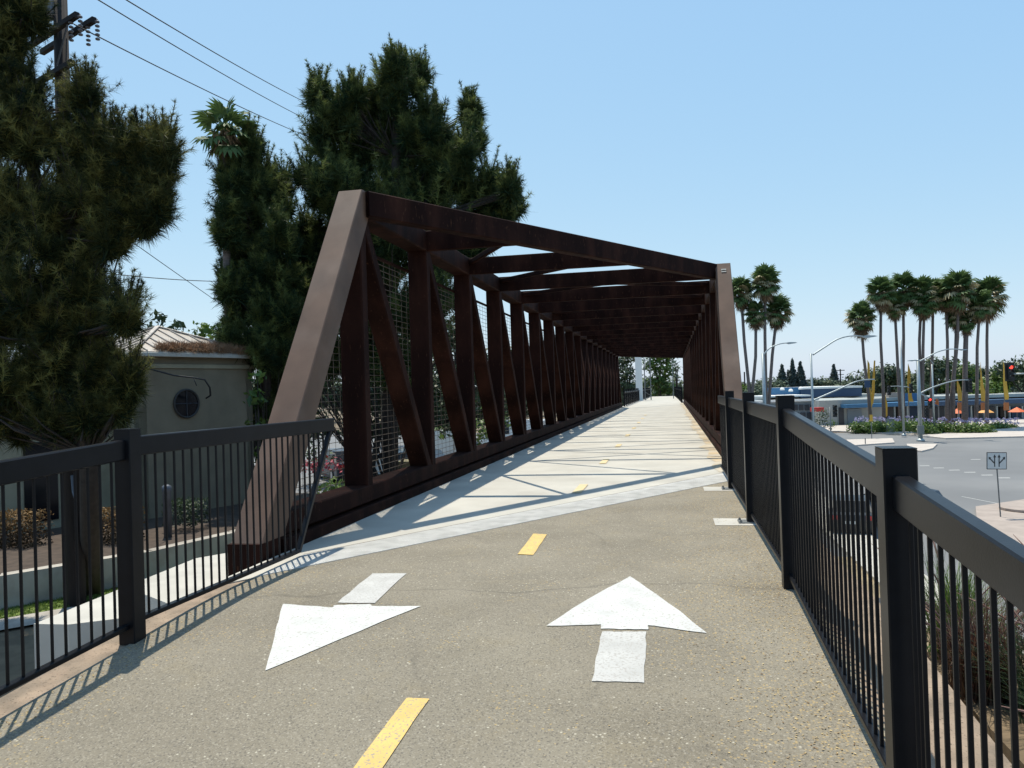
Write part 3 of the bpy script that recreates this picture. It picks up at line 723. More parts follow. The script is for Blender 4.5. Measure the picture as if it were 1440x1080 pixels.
for i, y in enumerate((9.40, 12.38)):
    q = MB(); q.poly([(.44,y-.22,.004),(.93,y-.22,.004),(.93,y+.24,.004),(.44,y+.26,.004)]); o = q.build('post_footing', m_conc_white); tag(o, ['pale square concrete footing under the nearer bolted railing post', 'pale square concrete footing under the railing post by the bridge plate'][i], 'footing', 'post footings')
lf = thing('path_fence', 'left-hand black steel railing ending in a slanting bar beside the truss', 'fence', (-3.763, 4.86, 0))
for (x, y) in ((-3.763, 4.86), (-3.80, 1.90)):
    put('post', post_me, lf, x, y, -.08 if y > 3 else -.28); put('post_cap', cap_me, lf, x, y, -.08 if y > 3 else -.28)
run(lf, (-3.80,1.965), (-3.763,4.80), 1.20, 1.345)
run(lf, (-3.76,4.925), (-3.70,8.10), 1.365, 1.365, cut=2.35)
q = MB(); q.beam((-3.72,7.27,.06),(-3.70,8.08,1.28), .06, .05, up=(1,0,0)); q.build('end_bar', m_black, lf)
# fences beyond the bridge
def ffar(label, pts):
    f = thing('path_fence', label, 'fence', (*pts[0], 0)); q = MB(); qb = MB()
    for i in range(len(pts)-1):
        a = Vector((*pts[i],0)); b = Vector((*pts[i+1],0)); L = (b-a).length; n = max(1, round(L/3))
        for z, h in ((1.2,.14),(.1,.04)): q.beam(a+Vector((0,0,z)), b+Vector((0,0,z)), .06, h)
        for k in range(n): p = a+(b-a)*(k/n); put('post', post_me, f, p.x, p.y, 0)
        m_ = int(L/.14)
        for k in range(m_): p = a+(b-a)*(k/m_); qb.box(p.x-.01,p.x+.01,p.y-.01,p.y+.01,.1,1.14)
    q.build('rails', m_black, f); o = qb.build('balusters', m_black, f); o['kind'] = 'stuff'
ffar('black railing on the left of the path beyond the bridge', [(-3.9,66.5),(-3.7,90),(-3.3,128)])
ffar('black railing on the right of the path beyond the bridge', [(.95,75),(.8,100),(.5,128)])

#@@REST@@
# ================================================================== LEFT SIDE
# low retaining wall along the lawn, planter soil behind it
q = MB()
lwp = [(-19.5,9.2),(-16.2,10.8),(-13.1,13.1),(-11.5,15.6),(-10.84,17.95),(-10.5,21)]
for (a, b) in zip(lwp[:-1], lwp[1:]):
    d = Vector((b[0]-a[0], b[1]-a[1], 0)).normalized(); n_ = Vector((-d.y, d.x, 0))*.3
    q.prism([(a[0],a[1],-1.73),(b[0],b[1],-1.73),(b[0]+n_.x,b[1]+n_.y,-1.73),(a[0]+n_.x,a[1]+n_.y,-1.73)][::-1], (0,0,-.75))
tag(q.build('retaining_wall', m_conc), 'low curved concrete retaining wall behind the strip of lawn', 'wall')
q = MB(); q.prism([(-19.6,9.6,-1.85),(-16.3,11.1,-1.85),(-13.3,13.4,-1.85),(-11.75,15.8,-1.85),(-11.1,18.0,-1.85),(-10.8,21,-1.85),(-12.0,26,-1.85),(-30,30,-1.85),(-34,12,-1.85)], (0,0,-.7)); struct(q, 'planting_bed', m_soil_shaded)
# bright concrete ledge of the abutment (wing wall)
wl = [(-6.68,7.16),(-6.27,7.0),(-5.85,7.3),(-4.9,6.6),(-4.1,6.5),(-4.1,8.4),(-6.0,11.2),(-6.86,10.5)]
q = MB(); q.prism([(-6.68,7.1,-.7),(-6.27,7.12,-.7),(-5.8,7.42,-.7),(-5.3,8.0,-.7),(-4.55,8.9,-.7),(-4.55,10.0,-.7),(-6.31,11.2,-.7),(-6.9,10.3,-.7)], (0,0,-1.9)); q.prism([(-5.7,7.3,-.35),(-4.02,6.25,-.35),(-4.02,9.0,-.35),(-5.0,8.4,-.35)], (0,0,-.5)); tag(q.build('wing_wall', m_conc_white), 'sunlit pale concrete ledge beside the foot of the truss', 'wall')
q = MB(); q.prism([(-6.9,3.0,-1.3),(-4.05,3.0,-1.3),(-4.05,6.15,-1.3),(-6.2,6.5,-1.3),(-6.9,6.2,-1.3)], (0,0,-1.3)); struct(q, 'abutment_ledge', m_conc)
q = MB(); q.prism([(-8.2,-6,-2.3),(-4.0,-6,-2.3),(-4.0,6.5,-2.3),(-8.2,7.5,-2.3)], (0,0,-.2)); struct(q, 'left_verge', m_tanconc)
# building with pyramid roof
Dc = 24.0
cF = Vector(at(193,500,D=23)); cR = Vector(at(353,497,D=26.5))
cF.z = cR.z = 3.05
e = (cR-cF); e.z = 0; Lb = e.length; e.normalize(); nb = Vector((-e.y, e.x, 0))
if nb.y < 0: nb = -nb
bl = thing('stucco_building', 'taupe stucco building with round window and pyramid metal roof', 'building', (cF.x, cF.y, -1.85))
z0, z1 = -2.0, 3.05
def wallbox(a, b, th, za, zb, m, nm, par):
    a = Vector((a[0], a[1], 0)); b = Vector((b[0], b[1], 0)); d = (b-a).normalized(); n_ = Vector((-d.y, d.x, 0))*th
    q = MB(); q.prism([(a.x,a.y,za),(b.x,b.y,za),(b.x+n_.x,b.y+n_.y,za),(a.x+n_.x,a.y+n_.y,za)], (0,0,zb-za)); return q.build(nm, m, par)
A = cF; B = cR; Cc = cR+nb*Lb; Dd = cF+nb*Lb
wallbox(A, B, .25, z0, z1-.004, m_stucco, 'wall', bl); wallbox(B, Cc, .25, z0, z1-.004, m_stucco_l, 'wall', bl); wallbox(Cc, Dd, .25, z0, z1-.004, m_stucco, 'wall', bl); wallbox(Dd, A-nb*0+e*0, .25, z0, z1-.004, m_stucco_l, 'wall', bl)
# cornice band
for a, b in ((A,B),(Dd,A)):
    d = (b-a).normalized(); n_ = Vector((d.y,-d.x,0))
    wallbox(a+n_*.06-d*.06, b+n_*.06+d*.06, .06, z1-.42, z1-.30, m_stucco_l, 'band', bl)
ov = .28
ce = (A+Cc)/2; ctop = Vector((ce.x, ce.y, 4.08))
cs = [p+(p-ce).normalized()*ov*1.41 for p in (A,B,Cc,Dd)]
for i in range(4):
    a, b = cs[i].copy(), cs[(i+1)%4].copy(); a.z = b.z = z1+.06
    q = MB(); q.prism([a, b, ctop], (0,0,-.05)); q.build('roof_face', m_roofm, bl)
    # fascia
    q = MB(); d = (b-a).normalized(); q.beam(a-Vector((0,0,.09)), b-Vector((0,0,.09)), .06, .12); q.build('fascia', m_trim, bl)
    # standing seams
    L = (b-a).length; n_ = (ctop-(a+b)/2); 
    if i in (0, 3):
        for k in range(1, 11):
            t = k/11; p = a.lerp(b, t); m = min(t, 1-t)*2
            top = p+n_*m; q = MB(); q.beam(p+Vector((0,0,.02)), top+Vector((0,0,.02)), .03, .05); q.build('roof_seam', m_roofm, bl)
    q = MB(); q.beam(a+Vector((0,0,.03)), ctop+Vector((0,0,.03)), .14, .05); q.build('hip_cap', m_roofm, bl)
# round window
wc = at(279,567,D=24); t = (wc-A).dot(e); wc = A+e*t; wc.z = at(279,567,D=(wc-Vector((0,0,0))).dot(fw)).z
no = Vector((e.y,-e.x,0)); 
if no.y > 0: no = -no
win = MB(); n = 28; rr = .43
win.prism([wc+no*.02+e*rr*math.cos(2*math.pi*i/n)+Vector((0,0,rr*math.sin(2*math.pi*i/n))) for i in range(n)], no*.01)
wo = win.build('round_window', m_glass, bl)
q = MB(); q.tube([wc+no*.04+e*rr*math.cos(2*math.pi*i/n)+Vector((0,0,rr*math.sin(2*math.pi*i/n))) for i in range(n+1)], .035, 6, False); f_ = q.build('window_frame', m_plastic, wo)
f_.matrix_parent_inverse = Matrix(); f_.parent = wo
f_.matrix_parent_inverse = wo.matrix_world.inverted() if False else Matrix()
for d in (e*rr*.97, Vector((0,0,rr*.97))):
    q = MB(); q.tube([wc+no*.045-d, wc+no*.045+d], .014, 5); m_ = q.build('muntin', m_bdark, wo); m_.matrix_parent_inverse = Matrix()
# rest of the building: lower wing to the left
wing = thing('stucco_wing', 'low cream stucco wing of the building behind the left pine', 'building', (A.x-6, A.y, -1.85))
Lw = 13
a0 = A+e*.0+nb*1.2; a1 = a0-e*Lw
wallbox(a1, a0, .25, z0, 1.62, m_stucco_l, 'wall', wing)
q = MB(); q.beam(a1-nb*.1+Vector((0,0,1.68-a1.z)) if False else Vector((a1.x,a1.y,1.70)), Vector((a0.x,a0.y,1.70)), .5, .10); q.build('coping', m_broof, wing)
for k in range(4):
    s0 = a0-e*(1.3+k*2.7); q = MB(); q.beam(Vector((s0.x,s0.y,z0))-nb*.06, Vector((s0.x,s0.y,1.2))-nb*.06, .16, .12, up=(0,1,0)); q.build('pilaster', m_trim, wing)
    s1 = s0-e*.9
    q = MB(); q.prism([s1-nb*.03-e*.45+Vector((0,0,-1.6-s1.z)), s1-nb*.03+e*.45+Vector((0,0,-1.6-s1.z)), s1-nb*.03+e*.45+Vector((0,0,.6-s1.z)), s1-nb*.03-e*.45+Vector((0,0,.6-s1.z))], nb*.02); q.build('window', m_glass, wing)
# grey roof further left
gr_ = thing('corrugated_roof', 'grey ribbed roof just left of the pyramid roof', 'roof', at(150,480,D=30))
p0, p1 = at(118,476,D=30), at(166,474,D=31)
q = MB(); q.prism([p0+Vector((0,0,-.55)), p1+Vector((0,0,-.55)), p1, p0], (0,.3,0)); q.build('roof_edge', m_roofm, gr_)
for k in range(12):
    p = p0.lerp(p1, (k+.5)/12); q = MB(); q.box(p.x-.03,p.x+.03,p.y-.05,p.y-.005,p.z-.55,p.z); q.build('rib', m_roofm, gr_)
# dead needles heaped along the eave
pts = []
for i in range(420):
    t = random.betavariate(1.5, 1.2)*.82+.17; s_ = random.random()**1.3*.30*(1-abs(2*t-1.15)*.5)
    pts.append(cs[0].lerp(cs[1], t)+ (ctop-(cs[0]+cs[1])/2)*s_*.9)
pts = np.array([[p.x, p.y, z1+.10+(Vector((p.x,p.y,0))-Vector((cs[0].x,cs[0].y,0))).dot(nb)*.35+random.uniform(0,.08)] for p in pts])
V, Fc, T = needles(pts, unit(rdir(len(pts))*[1,1,.25]+[0,0,.05]), 26, .22, .016, 1.2)
tag(np_mesh('needle_litter', V, Fc, m_litter, T), kind='stuff')
# service cable swooping to the round window
c = [at(186,512,D=22.9), at(215,520,D=23.1), at(245,528,D=23.4), at(272,531,D=23.7), at(288,534,D=23.9), at(295,545,D=24), at(296,556,D=24.2), at(290,560,D=24.4)]
q = MB(); q.tube(c, .028, 6); q.tube([c[3], c[3]+Vector((.1,0,-.25))], .015, 5); tag(q.build('service_cable', m_cable, None, True), 'thick black cable curving down to the round window', 'cable')
# hedges, box, pipe by the walls
def hedge(px, py, w, h, D, m, label, name='hedge', cat='hedge', size=.04, group=None):
    c = at(px, py, D=D); parts = []
    n = int(w*h*9/(size*size)*.35)
    u = rng.random((n, 3)); p = np.array(c)+(u-.5)*[w, .9, h]
    nr = rdir(n)+[0, -.4, .5]; nr = unit(nr); a = unit(np.cross(nr, rdir(n))); b = np.cross(nr, a); s = size*(.6+.8*rng.random((n,1)))
    V = np.stack([p-a*s, p+b*s*.5, p+a*s, p-b*s*.5], 1).reshape(-1, 3); i = np.arange(n)[:, None]*4
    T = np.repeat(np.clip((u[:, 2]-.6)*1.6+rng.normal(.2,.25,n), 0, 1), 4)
    return tag(np_mesh(name, V, np.concatenate([i+[0,1,2], i+[0,2,3]]), m, T), label, cat, group)
hedge(15, 745, 1.7, .95, 19.5, m_hedge, 'dry brown clipped hedge at the left edge, before the cream wall', group='brown clipped hedges')
hedge(158, 745, 1.3, 1.1, 19.5, m_hedge, 'dry brown clipped hedge just left of the square railing post', group='brown clipped hedges')
hedge(262, 720, .9, .7, 21, m_leaf_dark, 'dark little shrub against the wall under the round window', 'shrub', 'shrub')
p = at(236, 745, D=20); q = MB(); q.lathe((p.x,p.y,-1.85), [(.1,0),(.1,1.15),(.115,1.17),(.115,1.3),(.04,1.34)], 12); tag(q.build('standpipe', m_pipe, None, True), 'slim grey standpipe before the taupe wall', 'pipe')
# utility pole with crossarms
pb_ = at(107, 850, z=GL); Dp = (pb_-Vector((0,0,EYE))).dot(fw)
ptop = Vector((pb_.x, pb_.y, 11.0))
up_ = thing('utility_pole', 'tall dark timber utility pole with double crossarms behind the left pine', 'utility pole', pb_)
q = MB(); q.tube([pb_, pb_.lerp(ptop,.5), ptop], [.19,.16,.125], 10); q.build('pole', m_wood, up_, True)
aL, aR = at(38,82,D=Dp+1.6), at(123,20,D=Dp-.3)
pz = at(77,30,D=Dp)
dirn = Vector((.91, -.42, 0)).normalized()
def arm(zc_, off, l0, l1):
    a = Vector((pb_.x, pb_.y, zc_))+off-dirn*l0; b = Vector((pb_.x, pb_.y, zc_))+off+dirn*l1
    q = MB(); q.beam(a, b, .10, .12); q.build('crossarm', m_wood, up_); return a, b
z_a = at(77, 45, D=Dp).z
a1_, b1_ = arm(z_a, Vector((-.07,-.16,0)), 1.1, 1.05); a2_, b2_ = arm(z_a+.05, Vector((.07,.16,0)), 1.25, 1.0)
a3_, b3_ = arm(z_a-.85, Vector((-.07,-.16,0)), .9, .8)
for b_ in (b1_, b2_):
    for dx in (0.12, -.25):
        p = b_+dirn*dx; q = MB(); q.tube([p+Vector((0,0,-.02)), p+Vector((0,0,-.06))], .012, 5)
        for k in range(5): q.lathe((p.x,p.y,p.z-.10-k*.085), [(.012,0),(.04,.01),(.045,.035),(.012,.055)], 8)
        q.build('insulator', m_ins, up_, True)
q = MB(); q.tube([Vector((pb_.x+.05,pb_.y-.2,z_a-.75)), b1_-dirn*.35], .018, 5); q.build('brace', m_pipe, up_)
q = MB(); q.lathe((pb_.x-.25,pb_.y-.1,z_a+.35), [(.02,-.1),(.2,0),(.22,.1),(.22,.75),(.18,.85),(.05,.9)], 14); q.build('transformer', m_pipe, up_, True)
q = MB(); pc_ = at(95, 850, z=GL); q.tube([pc_, Vector((pb_.x-.12,pb_.y-.12,2.6))], .05, 8); q.build('conduit', m_pipe, up_, True)
q = MB(); pc_ = at(116, 845, z=GL); q.tube([pc_, Vector((pb_.x+.14,pb_.y-.17,.2))], .035, 8); q.build('conduit', m_pipe, up_, True)
# overhead lines
def line(pts, label, r=.012, sag=0, seg=14):
    a, b = pts; q = MB(); P_ = []
    for i in range(seg+1):
        t = i/seg; p = a.lerp(b, t); p = p-Vector((0,0,sag*4*t*(1-t))); P_.append(p)
    q.tube(P_, r, 4); return tag(q.build('overhead_line', m_cable), label, 'cable', 'overhead lines')
line((at(-30,-62,D=10), at(560,200,D=44)), 'uppermost of the three overhead lines crossing the sky', .014, .3) if False else None
line((at(168,-6,D=14), at(470,162,D=40)), 'uppermost of the three overhead lines crossing the sky', .014, .15)
line((at(122,-10,D=14), at(470,186,D=40)), 'middle of the three overhead lines crossing the sky', .014, .15)
line((at(104,34,D=14.6), at(470,206,D=40)), 'lowest of the three overhead lines, leaving the crossarm', .014, .15)
line((at(60,250,D=15), at(420,500,D=45)), 'thin drop line slanting down to the palm trunk', .012, .1)
line((at(30,368,D=22), at(340,396,D=32)), 'near-level thin line reaching the palm trunk from the left', .014, .15)

# ---- pines and palm on the left
DC = 29.0
bC = pxblobs([(556,128,40),(522,172,46),(590,172,42),(472,160,34),(560,215,75),(480,215,62),(632,225,48),(662,190,15),(455,262,52),(520,275,70),(600,280,75),(670,262,52),(712,285,24),
              (440,330,48),(500,350,65),(430,395,45),(420,440,42),(470,420,55),(545,350,70),(620,350,60),(690,300,38),(540,440,55),(600,430,55),(405,490,36),(440,500,45),(500,500,50),(560,520,45),
              (557,90,15),(585,100,12),(447,128,13),(497,128,14),(662,150,10),(716,258,9),(655,330,45)], DC)
bC = [(c-Vector((0,0,.35)), r*.86) for c, r in bC]; bM_scale = .84
gC = at(560, 640, z=GL+.0); tC = at(545,560,D=DC); tC.z = GL
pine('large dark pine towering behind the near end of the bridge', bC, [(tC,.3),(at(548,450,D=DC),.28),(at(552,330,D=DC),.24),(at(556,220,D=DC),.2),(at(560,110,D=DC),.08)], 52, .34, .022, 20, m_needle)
bM_ = pxblobs([(335,250,24),(358,262,30),(345,300,36),(385,265,22),(380,300,34),(350,345,38),(392,345,30),(330,375,26),(372,395,38),(400,400,28),(350,430,36),(390,450,34),(375,500,38),(400,540,34),(322,330,16),(352,215,12),(330,455,18),(385,585,30),(365,620,22),(326,262,15,-1.2),(324,300,17,-1.2),(322,335,15,-1.2),(325,415,14,-1.2),(328,490,14,-1.2)], 27.5)
bM_ = [(c, r*bM_scale) for c, r in bM_]
tM = at(372,600,D=27.5); tM.z = GL
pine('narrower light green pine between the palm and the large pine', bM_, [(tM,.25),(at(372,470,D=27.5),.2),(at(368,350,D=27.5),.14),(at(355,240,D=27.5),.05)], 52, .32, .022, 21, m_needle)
DL = 14.5
bL = pxblobs([(12,70,22,0),(40,30,16,0),(5,120,34,0),(35,150,26,0),(30,210,48,0),(-20,200,70,1),(95,215,26,0),(120,225,22,0),(118,150,15,0),(150,215,18,0),(178,232,16,0),(200,225,12,0),(232,225,11,0),(215,262,16,0),(185,265,22,0),(140,262,30,0),(222,300,14,0),(200,318,14,0),(110,285,48,0),(30,300,75,0),(165,305,28,0),(-40,330,90,1),(85,365,62,0),(150,345,32,0),(40,420,75,0),(125,415,32,0),(-30,450,90,.5),(75,490,58,0),(120,470,26,0),(30,545,66,0),(105,545,42,0),(148,530,18,0),(-20,580,70,0),(80,595,36,0),(130,590,26,0),(165,580,16,0),(176,455,12,-.5),(184,548,12,0),(10,10,18,0),(60,330,60,1.2),(100,450,60,1.2),(20,600,50,1)], DL)
bL = [(c, r*.78) for c, r in bL]
tL = at(128,835,z=GL)
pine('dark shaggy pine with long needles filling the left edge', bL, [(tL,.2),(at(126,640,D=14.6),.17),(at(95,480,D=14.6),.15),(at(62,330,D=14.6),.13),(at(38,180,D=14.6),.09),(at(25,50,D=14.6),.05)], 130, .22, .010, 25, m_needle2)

# palms ---------------------------------------------------------------
def frond_mesh(name, L, droop, m, segs=13, petiole=.45, fold=.12):
    """fan leaf: petiole, then pointed segments with drooping tips"""
    q = MB(); pr = L*petiole
    q.tube([(0,0,0),(pr*.5,0,-.02*L),(pr,0,-.06*L)], [.03*L,.022*L,.016*L], 4, False)
    bl_ = L-pr
    for i in range(segs):
        a = (i/(segs-1)-.5)*math.pi*1.25; ln = bl_*(1-.32*abs(a)/2)
        d = Vector((math.cos(a), math.sin(a), 0)); s = Vector((-d.y, d.x, 0))*bl_*.125
        o = Vector((pr,0,-.06*L)); m1 = o+d*ln*.55+Vector((0,0,(.05 if i%2 else -.02)*bl_-droop*.12*ln)); tp = o+d*ln*.9+Vector((0,0,-droop*.55*ln))
        k = len(q.v); q.v += [tuple(o), tuple(m1-s), tuple(m1+s), tuple(tp)]; q.f += [(k,k+1,k+2),(k+1,k+3,k+2)]
    return q.mesh(name, m)
fr_green = [frond_mesh('frond', 1.55, d, m_frond) for d in (.5, .8, 1.1)]
fr_pale = [frond_mesh('frond', 1.5, d, m_frond_pale) for d in (.9, 1.3)]
def palm(label, base, crown, lean_pts=None, nf=34, sc_=1.0, skirt=1.0, group=None, tr=.17, pale=.18, wide=1.0, name='palm_tree'):
    base = Vector(base); crown = Vector(crown)
    t = thing(name, label, 'palm tree', base, group)
    pts = [base]+[Vector(p) for p in (lean_pts or [])]+[crown]
    if not lean_pts: pts = [base, base.lerp(crown,.33)+Vector((random.uniform(-.15,.15),0,0)), base.lerp(crown,.66)+Vector((random.uniform(-.2,.2),0,0)), crown]
    q = MB(); n = len(pts); q.tube(pts, [tr*1.35]+[tr*(1.05-.25*i/(n-1)) for i in range(1,n)], 9); q.build('trunk', m_palmbark, t, True)
    for k in range(nf):
        f = (k+.5)/nf; el = R(82-f*118+random.uniform(-8,8)); az = k*2.39996+random.uniform(-.2,.2)
        me = random.choice(fr_pale if (random.random() < pale and f > .35) else fr_green)
        o = bpy.data.objects.new('frond', me); COL.objects.link(o); o.parent = t
        o.location = crown-base+Vector((0,0,.25-f*.5))*sc_
        s = sc_*random.uniform(.85,1.1)
        o.scale = (s*wide,s,s); o.rotation_euler = (random.uniform(-.5,.5), -el, az)
    if skirt:
        m_ = int(130*skirt); h = 1.5*skirt*sc_
        pc = np.array(crown)+np.stack([rng.normal(0,.16,m_)*sc_, rng.normal(0,.16,m_)*sc_, -rng.random(m_)*h*.7-.3*sc_],1)
        out = unit(np.stack([rng.normal(size=m_), rng.normal(size=m_), np.zeros(m_)],1)); fz = rng.random((m_,1))
        dd = unit(out*(.35+.45*(1-fz))*.8+np.array([0,0,-1.0]))
        V, Fc, T = needles(pc, dd, 9, .95*sc_, .10*sc_, .45, rng.random(m_)**2)
        o = np_mesh('dry_skirt', V, Fc, m_skirt, T, t); o['kind'] = 'stuff'
    return t
bp_ = at(331,600,D=26.5); bp_.z = GL
palm('lone fan palm on the left, rising above the narrow pine', bp_, at(318,188,D=26.5), [at(322,470,D=26.5), at(318,330,D=26.5)], nf=19, sc_=.80, skirt=.25, tr=.14, pale=-1)
# small leafy trees behind the building
tree('small round-leaved tree behind the peak of the pyramid roof, its leftmost crown', pxblobs([(222,447,14,0),(218,462,12,0),(228,470,14,0)], 38), (at(222,520,D=38).x, at(222,520,D=38).y, GL), .12, m_leaf_dark, .16, .9, group='trees behind the pyramid roof')
tree('small leafy tree showing right of the pyramid roof peak', pxblobs([(247,458,13,0),(250,475,14,0),(240,480,12,0)], 38), (at(250,520,D=38).x, at(250,520,D=38).y, GL), .12, m_leaf_dark, .16, .9, group='trees behind the pyramid roof')
tree('brighter green leafy tree between the roof and the palm trunk', pxblobs([(283,465,18,0),(300,478,16,0),(270,480,16,0),(305,462,12,0)], 36), (at(285,520,D=36).x, at(285,520,D=36).y, GL), .14, m_leaf, .15, .9, group='trees behind the pyramid roof')
# shrubs and small trees behind the truss
tree('bright green leafy tree right of the taupe building', pxblobs([(362,530,14,0),(358,560,18,0),(366,600,20,0),(372,640,18,0)], 24), (at(366,700,D=24).x, at(366,700,D=24).y, GL), .08, m_leaf, .11, .9)
for i, (px, py, r, D, lab) in enumerate([(465,685,26,16.5,'low lime green shrub seen through the first mesh panel'),(440,640,20,20,'small green shrub behind the left end post'),(650,605,42,40,'rounded green tree seen through the third mesh panel'),(690,590,30,46,'green tree seen through the fourth mesh panel'),(525,600,24,36,'dark green shrub beyond the parked vehicles')]):
    c = at(px, py, D=D); rr_ = r*D/F
    bush(lab, [(c, rr_, .75), (c+Vector((rr_*.7,.3,-.1*rr_)), rr_*.7, .7), (c+Vector((-rr_*.7,.2,-.15*rr_)), rr_*.65, .7), (Vector((c.x,c.y,GL+.4*rr_)), rr_*.8, .8)], m_leaf if i in (0,2,3) else m_leaf_dark, .09*D/20, .9)
c = at(455,655,D=18); bush('bed of dark red flowers behind the lime green shrub', [(c,.5,.4),(c+Vector((-.6,.1,0)),.5,.4)], m_redfl, .05, .6, 'flowers', 'flower_bed', kind='stuff')
tree('dark leafy mass of a tree just behind the first bays of the truss', pxblobs([(445,545,38),(495,560,42),(545,560,42),(600,545,42),(650,530,34),(470,480,40),(520,500,45),(580,480,45),(640,470,35),(500,610,30),(440,600,32),(560,600,24),(640,590,34),(690,575,30),(735,570,26),(600,570,40),(700,530,30)], 36), (at(520,620,D=36).x, at(520,620,D=36).y, GL), .22, m_leaf_dark, .13, 1.3)
tree('tall dark tree far behind the mesh of the left truss', pxblobs([(640,480,40),(600,520,45),(660,530,50),(700,520,45),(620,580,40),(680,570,45),(740,550,30),(560,560,40),(520,540,45)], 62), (at(640,600,D=62).x, at(640,600,D=62).y, GL), .4, m_leaf_dark, .32, 1.1)
# vehicles ------------------------------------------------------------
def car(label, cat, loc, rz, body, L=4.6, Wd=1.8, H=1.45, kind='sedan', name='parked_car', group=None):
    t = thing(name, label, cat, loc, group, local=True, rz=rz)
    h = L/2
    if kind == 'sedan': prof = [(-h,.35),(-h,.72),(-h+.08,.92),(-h+.55,.98),(-h+1.1,H-.06),(-h+1.6,H),(h-2.1,H),(h-1.25,.98),(h-.35,.86),(h-.05,.70),(h,.35)]
    elif kind == 'suv': prof = [(-h,.4),(-h,.95),(-h+.15,1.15),(-h+.45,H-.05),(-h+.8,H),(h-2.0,H),(h-1.2,1.12),(h-.25,1.0),(h,.75),(h,.4)]
    else: prof = [(-h,.45),(-h,H-.1),(-h+.15,H),(h-1.3,H),(h-.75,1.25),(h-.1,1.05),(h,.8),(h,.45)]
    q = MB()
    def ring(y, sx): return [(x*sx, y, z) for x, z in prof]
    secs = [(-Wd/2,.97,0),(-Wd/2+.06,1,.0),(Wd/2-.06,1,0),(Wd/2,.97,0)]
    n = len(prof); k0 = 0
    for (y, sx, _) in secs:
        for x, z in prof:
            # cabin tapers inward
            ty = y*(1 if z < 1.0 else 1-.16*(z-1.0)/max(.01,H-1.0))
            q.v.append((x*sx, ty, z))
    for i in range(3):
        for j in range(n): jj = (j+1) % n; q.f.append((i*n+j, i*n+jj, (i+1)*n+jj, (i+1)*n+j))
    q.f.append(tuple(range(n))); q.f.append(tuple(range(4*n-1, 3*n-1, -1)))
    q.build('body', body, t)
    zb, zt = .97 if kind == 'sedan' else 1.12, H-.07
    if kind == 'van': zb = 1.2
    xr = {'sedan': (-h+.62,-h+1.12,h-2.1,h-1.32), 'suv': (-h+.3,-h+.5,h-2.0,h-1.28), 'van': (h-2.4,h-2.35,h-1.35,h-.85)}[kind]
    for s in (-1, 1):
        yb, yt = s*(Wd/2+.004), s*(Wd/2*(1-.16*(zt-1)/max(.01,H-1))+.006)
        mid = (xr[1]+xr[2])/2
        for a, b in ((0, 0.48), (.52, 1)):
            f = lambda u, top: (xr[1]+(xr[2]-xr[1])*u if top else xr[0]+(xr[3]-xr[0])*u)
            g_ = MB(); g_.poly([(f(a,0),yb,zb),(f(b,0),yb,zb),(f(b,1),yt,zt),(f(a,1),yt,zt)]); g_.build('side_window', m_glass, t)
    if kind != 'van':
        g_ = MB(); g_.poly([(xr[0]-.14,-Wd*.42,zb),(xr[0]-.14,Wd*.42,zb),(xr[1]-.06,Wd*.37,zt),(xr[1]-.06,-Wd*.37,zt)]); g_.build('rear_window', m_glass, t)
    g_ = MB(); g_.poly([(xr[3]+.14,-Wd*.42,zb+.02),(xr[3]+.14,Wd*.42,zb+.02),(xr[2]+.06,Wd*.37,zt+.01),(xr[2]+.06,-Wd*.37,zt+.01)]); g_.build('windscreen', m_glass, t)
    for sx in (-h*.62, h*.62):
        for s in (-1, 1):
            q = MB(); c_ = Vector((sx, s*(Wd/2-.18), .33)); pts = []
            q.prism([(c_.x+.33*math.cos(a_), c_.y, .33+.33*math.sin(a_)) for a_ in np.linspace(0, 2*math.pi, 18)[:-1]], (0, s*.2, 0)); wo_ = q.build('wheel', m_tyre, t)
            q = MB(); q.prism([(c_.x+.2*math.cos(a_), c_.y+s*.205, .33+.2*math.sin(a_)) for a_ in np.linspace(0, 2*math.pi, 14)[:-1]], (0, s*.01, 0)); r_ = q.build('rim', m_rim, wo_)
    for s in (-1, 1):
        q = MB(); q.box(-h-.015,-h+.1, min(s*.55*Wd/2*1.1, s*Wd*.47), max(s*.55*Wd/2*1.1, s*Wd*.47), .72,.88); q.build('tail_lamp', m_tail, t)
        q = MB(); q.box(h-.12,h+.01, min(s*.5, s*Wd*.45), max(s*.5, s*Wd*.45), .6,.74); q.build('headlight', m_lamp, t)
    q = MB(); q.box(-h-.02,-h+.05,-.26,.26,.55,.67); q.build('number_plate', m_sign, t)
    q = MB(); q.box(-h+.1,h-.1,-Wd/2+.05,Wd/2-.05,.2,.36); q.build('underbody', m_plastic, t)
    return t
p = at(1196,742,z=GR); car('dark car with red tail lamps driving off beyond the right railing', 'car', p, R(80), m_carblk, kind='sedan', name='car')
p = at(1300,742,z=GR); car('dark blue car beside the black one, its roof showing over the rail', 'car', (p.x-1.3,p.y+.6,GR), R(140), m_carblue, kind='suv', L=4.7, H=1.7, name='car')
p = at(1446,668,z=GR); car('maroon car entering at the right edge', 'car', (p.x+1.1,p.y,GR), R(180), m_carmar, name='car') if False else None
p = at(1436,613,z=GR); car('maroon car at the far right edge by the flower bed', 'car', (p.x+2.2,p.y-3,GR), R(5), m_carmar, name='car')
p = at(1425,590,z=GR); car('silver-blue car parked under the orange umbrella at the right edge', 'car', (p.x,p.y*.0+118,GR), R(10), m_galv, name='car')
